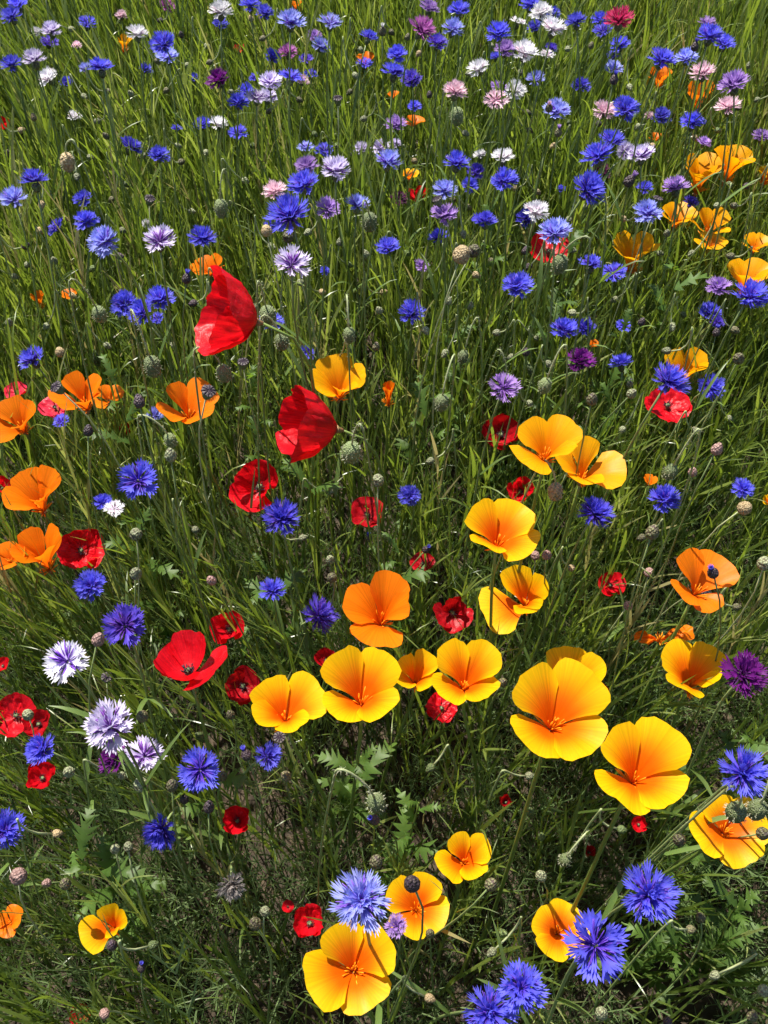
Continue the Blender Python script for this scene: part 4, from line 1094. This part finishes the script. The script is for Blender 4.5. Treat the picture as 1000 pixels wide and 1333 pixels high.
GRASS_M = None
m, n, L = new_mat('meadow_green'); GRASS_M = m
out = n.new('ShaderNodeOutputMaterial'); mix = n.new('ShaderNodeMixShader'); mix.inputs[0].default_value = .36
pb = n.new('ShaderNodeBsdfPrincipled'); pb.inputs['Roughness'].default_value = .33; pb.inputs['Specular IOR Level'].default_value = .6
tb = n.new('ShaderNodeBsdfTranslucent')
at = n.new('ShaderNodeAttribute'); at.attribute_name = 'rnd'
for sock, stops in ((pb.inputs['Base Color'], ((0, (.05, .085, .020)), (.35, (.10, .145, .028)), (.7, (.165, .215, .045)), (.93, (.25, .28, .10)), (1, (.30, .27, .12)))),
                    (tb.inputs['Color'], ((0, (.12, .18, .020)), (.35, (.22, .32, .026)), (.7, (.36, .47, .04)), (.93, (.45, .52, .10)), (1, (.40, .34, .12))))):
    cr = n.new('ShaderNodeValToRGB')
    while len(cr.color_ramp.elements) < len(stops): cr.color_ramp.elements.new(.5)
    for e_, (p_, c_) in zip(cr.color_ramp.elements, stops): e_.position = p_; e_.color = (*c_, 1)
    L.new(at.outputs['Fac'], cr.inputs['Fac']); L.new(cr.outputs['Color'], sock)
L.new(pb.outputs[0], mix.inputs[1]); L.new(tb.outputs[0], mix.inputs[2]); L.new(mix.outputs[0], out.inputs['Surface'])
FERN_M = thin_mat('feathery_green', (.10, .16, .055), (.17, .27, .045), .3, rough=.34, spec=.6, base2=(.17, .24, .10), trans2=(.25, .37, .07), attr='rnd', vary=0, objrand=False)


def lean_field(P):
    L_ = np.array([(noise.noise((x * 1.3, y * 1.3, 5.)) * .22 - .06, noise.noise((x * 1.3, y * 1.3, 9.)) * .18) for x, y in P])
    L_[:, 0] += np.clip((1.1 - P[:, 1]) / .8, 0, 1) * np.clip(P[:, 0] * .55, -.22, .12)     # stems sprawl outwards at the near edge
    return L_ + nrng.normal(0, .07, L_.shape)


P = meadow_points(1020, -.5, 3.8)
far = np.clip((P[:, 1] - .3) / 1.2, 0, 1)
P = P[nrng.random(len(P)) < .45 + .55 * far]
far = np.clip((P[:, 1] - .3) / 1.2, 0, 1)
patch = np.array([noise.noise((x * 2.1, y * 2.1, 1.)) for x, y in P])
H = (.36 + .10 * far + .07 * patch) * nrng.uniform(.62, 1.14, len(P))
lean = lean_field(P)
keep = nrng.random(len(P)) < .05
ok, H = clear_heads(P, H, lean, keep)
P, H, lean = P[ok], H[ok], lean[ok]
rn = np.clip(.47 + .26 * nrng.standard_normal(len(P)) + .25 * patch[ok], 0, 1)
scatter('meadow_grass', [stalk_template(s) for s in range(24)], P, H, nrng.uniform(.36, .56, len(P)) * (.72 + .28 * np.clip((P[:, 1] - .3) / 1.2, 0, 1)), lean, GRASS_M,
        'dense upright green stalks and narrow leaves filling the meadow', 'grass', rn)
P = meadow_points(470, -.4, 2.2)
P = P[nrng.random(len(P)) < np.clip(1.15 - (P[:, 1] - .2) / 1.6, .12, 1)]
H = nrng.uniform(.12, .36, len(P)) ; lean = lean_field(P)
ok, H = clear_heads(P, H, lean, np.zeros(len(P), bool))
P, H, lean = P[ok], H[ok], lean[ok]
# raise part of them on their stalks so that the feathery leaves fill the understorey
scatter('feathery_foliage', [fern_template(s) for s in range(12)], P, H, (.05 + H * .2) * nrng.uniform(.8, 1.3, len(P)), lean, FERN_M,
        'finely divided feathery leaves low down between the poppy stems', 'foliage', nrng.random(len(P)))

# ------------------------------------------------------------------ labels: each thing is told by its look and the landmark it grows closest to
MARKS = [(p['phrase'], p['head'], p['root']) for p in PLANTS if p['phrase']]
ORD = ['closest to', 'second closest to', 'third closest to', 'fourth closest to', 'fifth closest to', 'sixth closest to', 'seventh closest to', 'eighth closest to', 'ninth closest to', 'tenth closest to',
       'eleventh closest to', 'twelfth closest to', 'thirteenth closest to', 'fourteenth closest to']
buckets = {}
for p in PLANTS:
    if p['label'] is None:
        d, ph = min((float(np.linalg.norm(h - p['head'])), ph) for ph, h, rt in MARKS if rt is not p['root'])
        buckets.setdefault((p['desc'], ph), []).append((d, id(p), p))
for (desc, ph), rows in buckets.items():
    if len(rows) > 8: print('bucket', desc, '|', ph, len(rows))
    for i, (_, _, p) in enumerate(sorted(rows, key=lambda q: q[0])):
        p['label'] = f'{desc}, {ORD[min(i, 13)]} {ph}' if len(rows) > 1 else f'{desc} growing near {ph}'
print('labels', len(PLANTS), len({p['label'] for p in PLANTS}), max(len(p['label'].split()) for p in PLANTS))
for p in PLANTS:
    o = p['root']; o['label'] = p['label']; o['category'] = p['cat']; o['group'] = p['group']
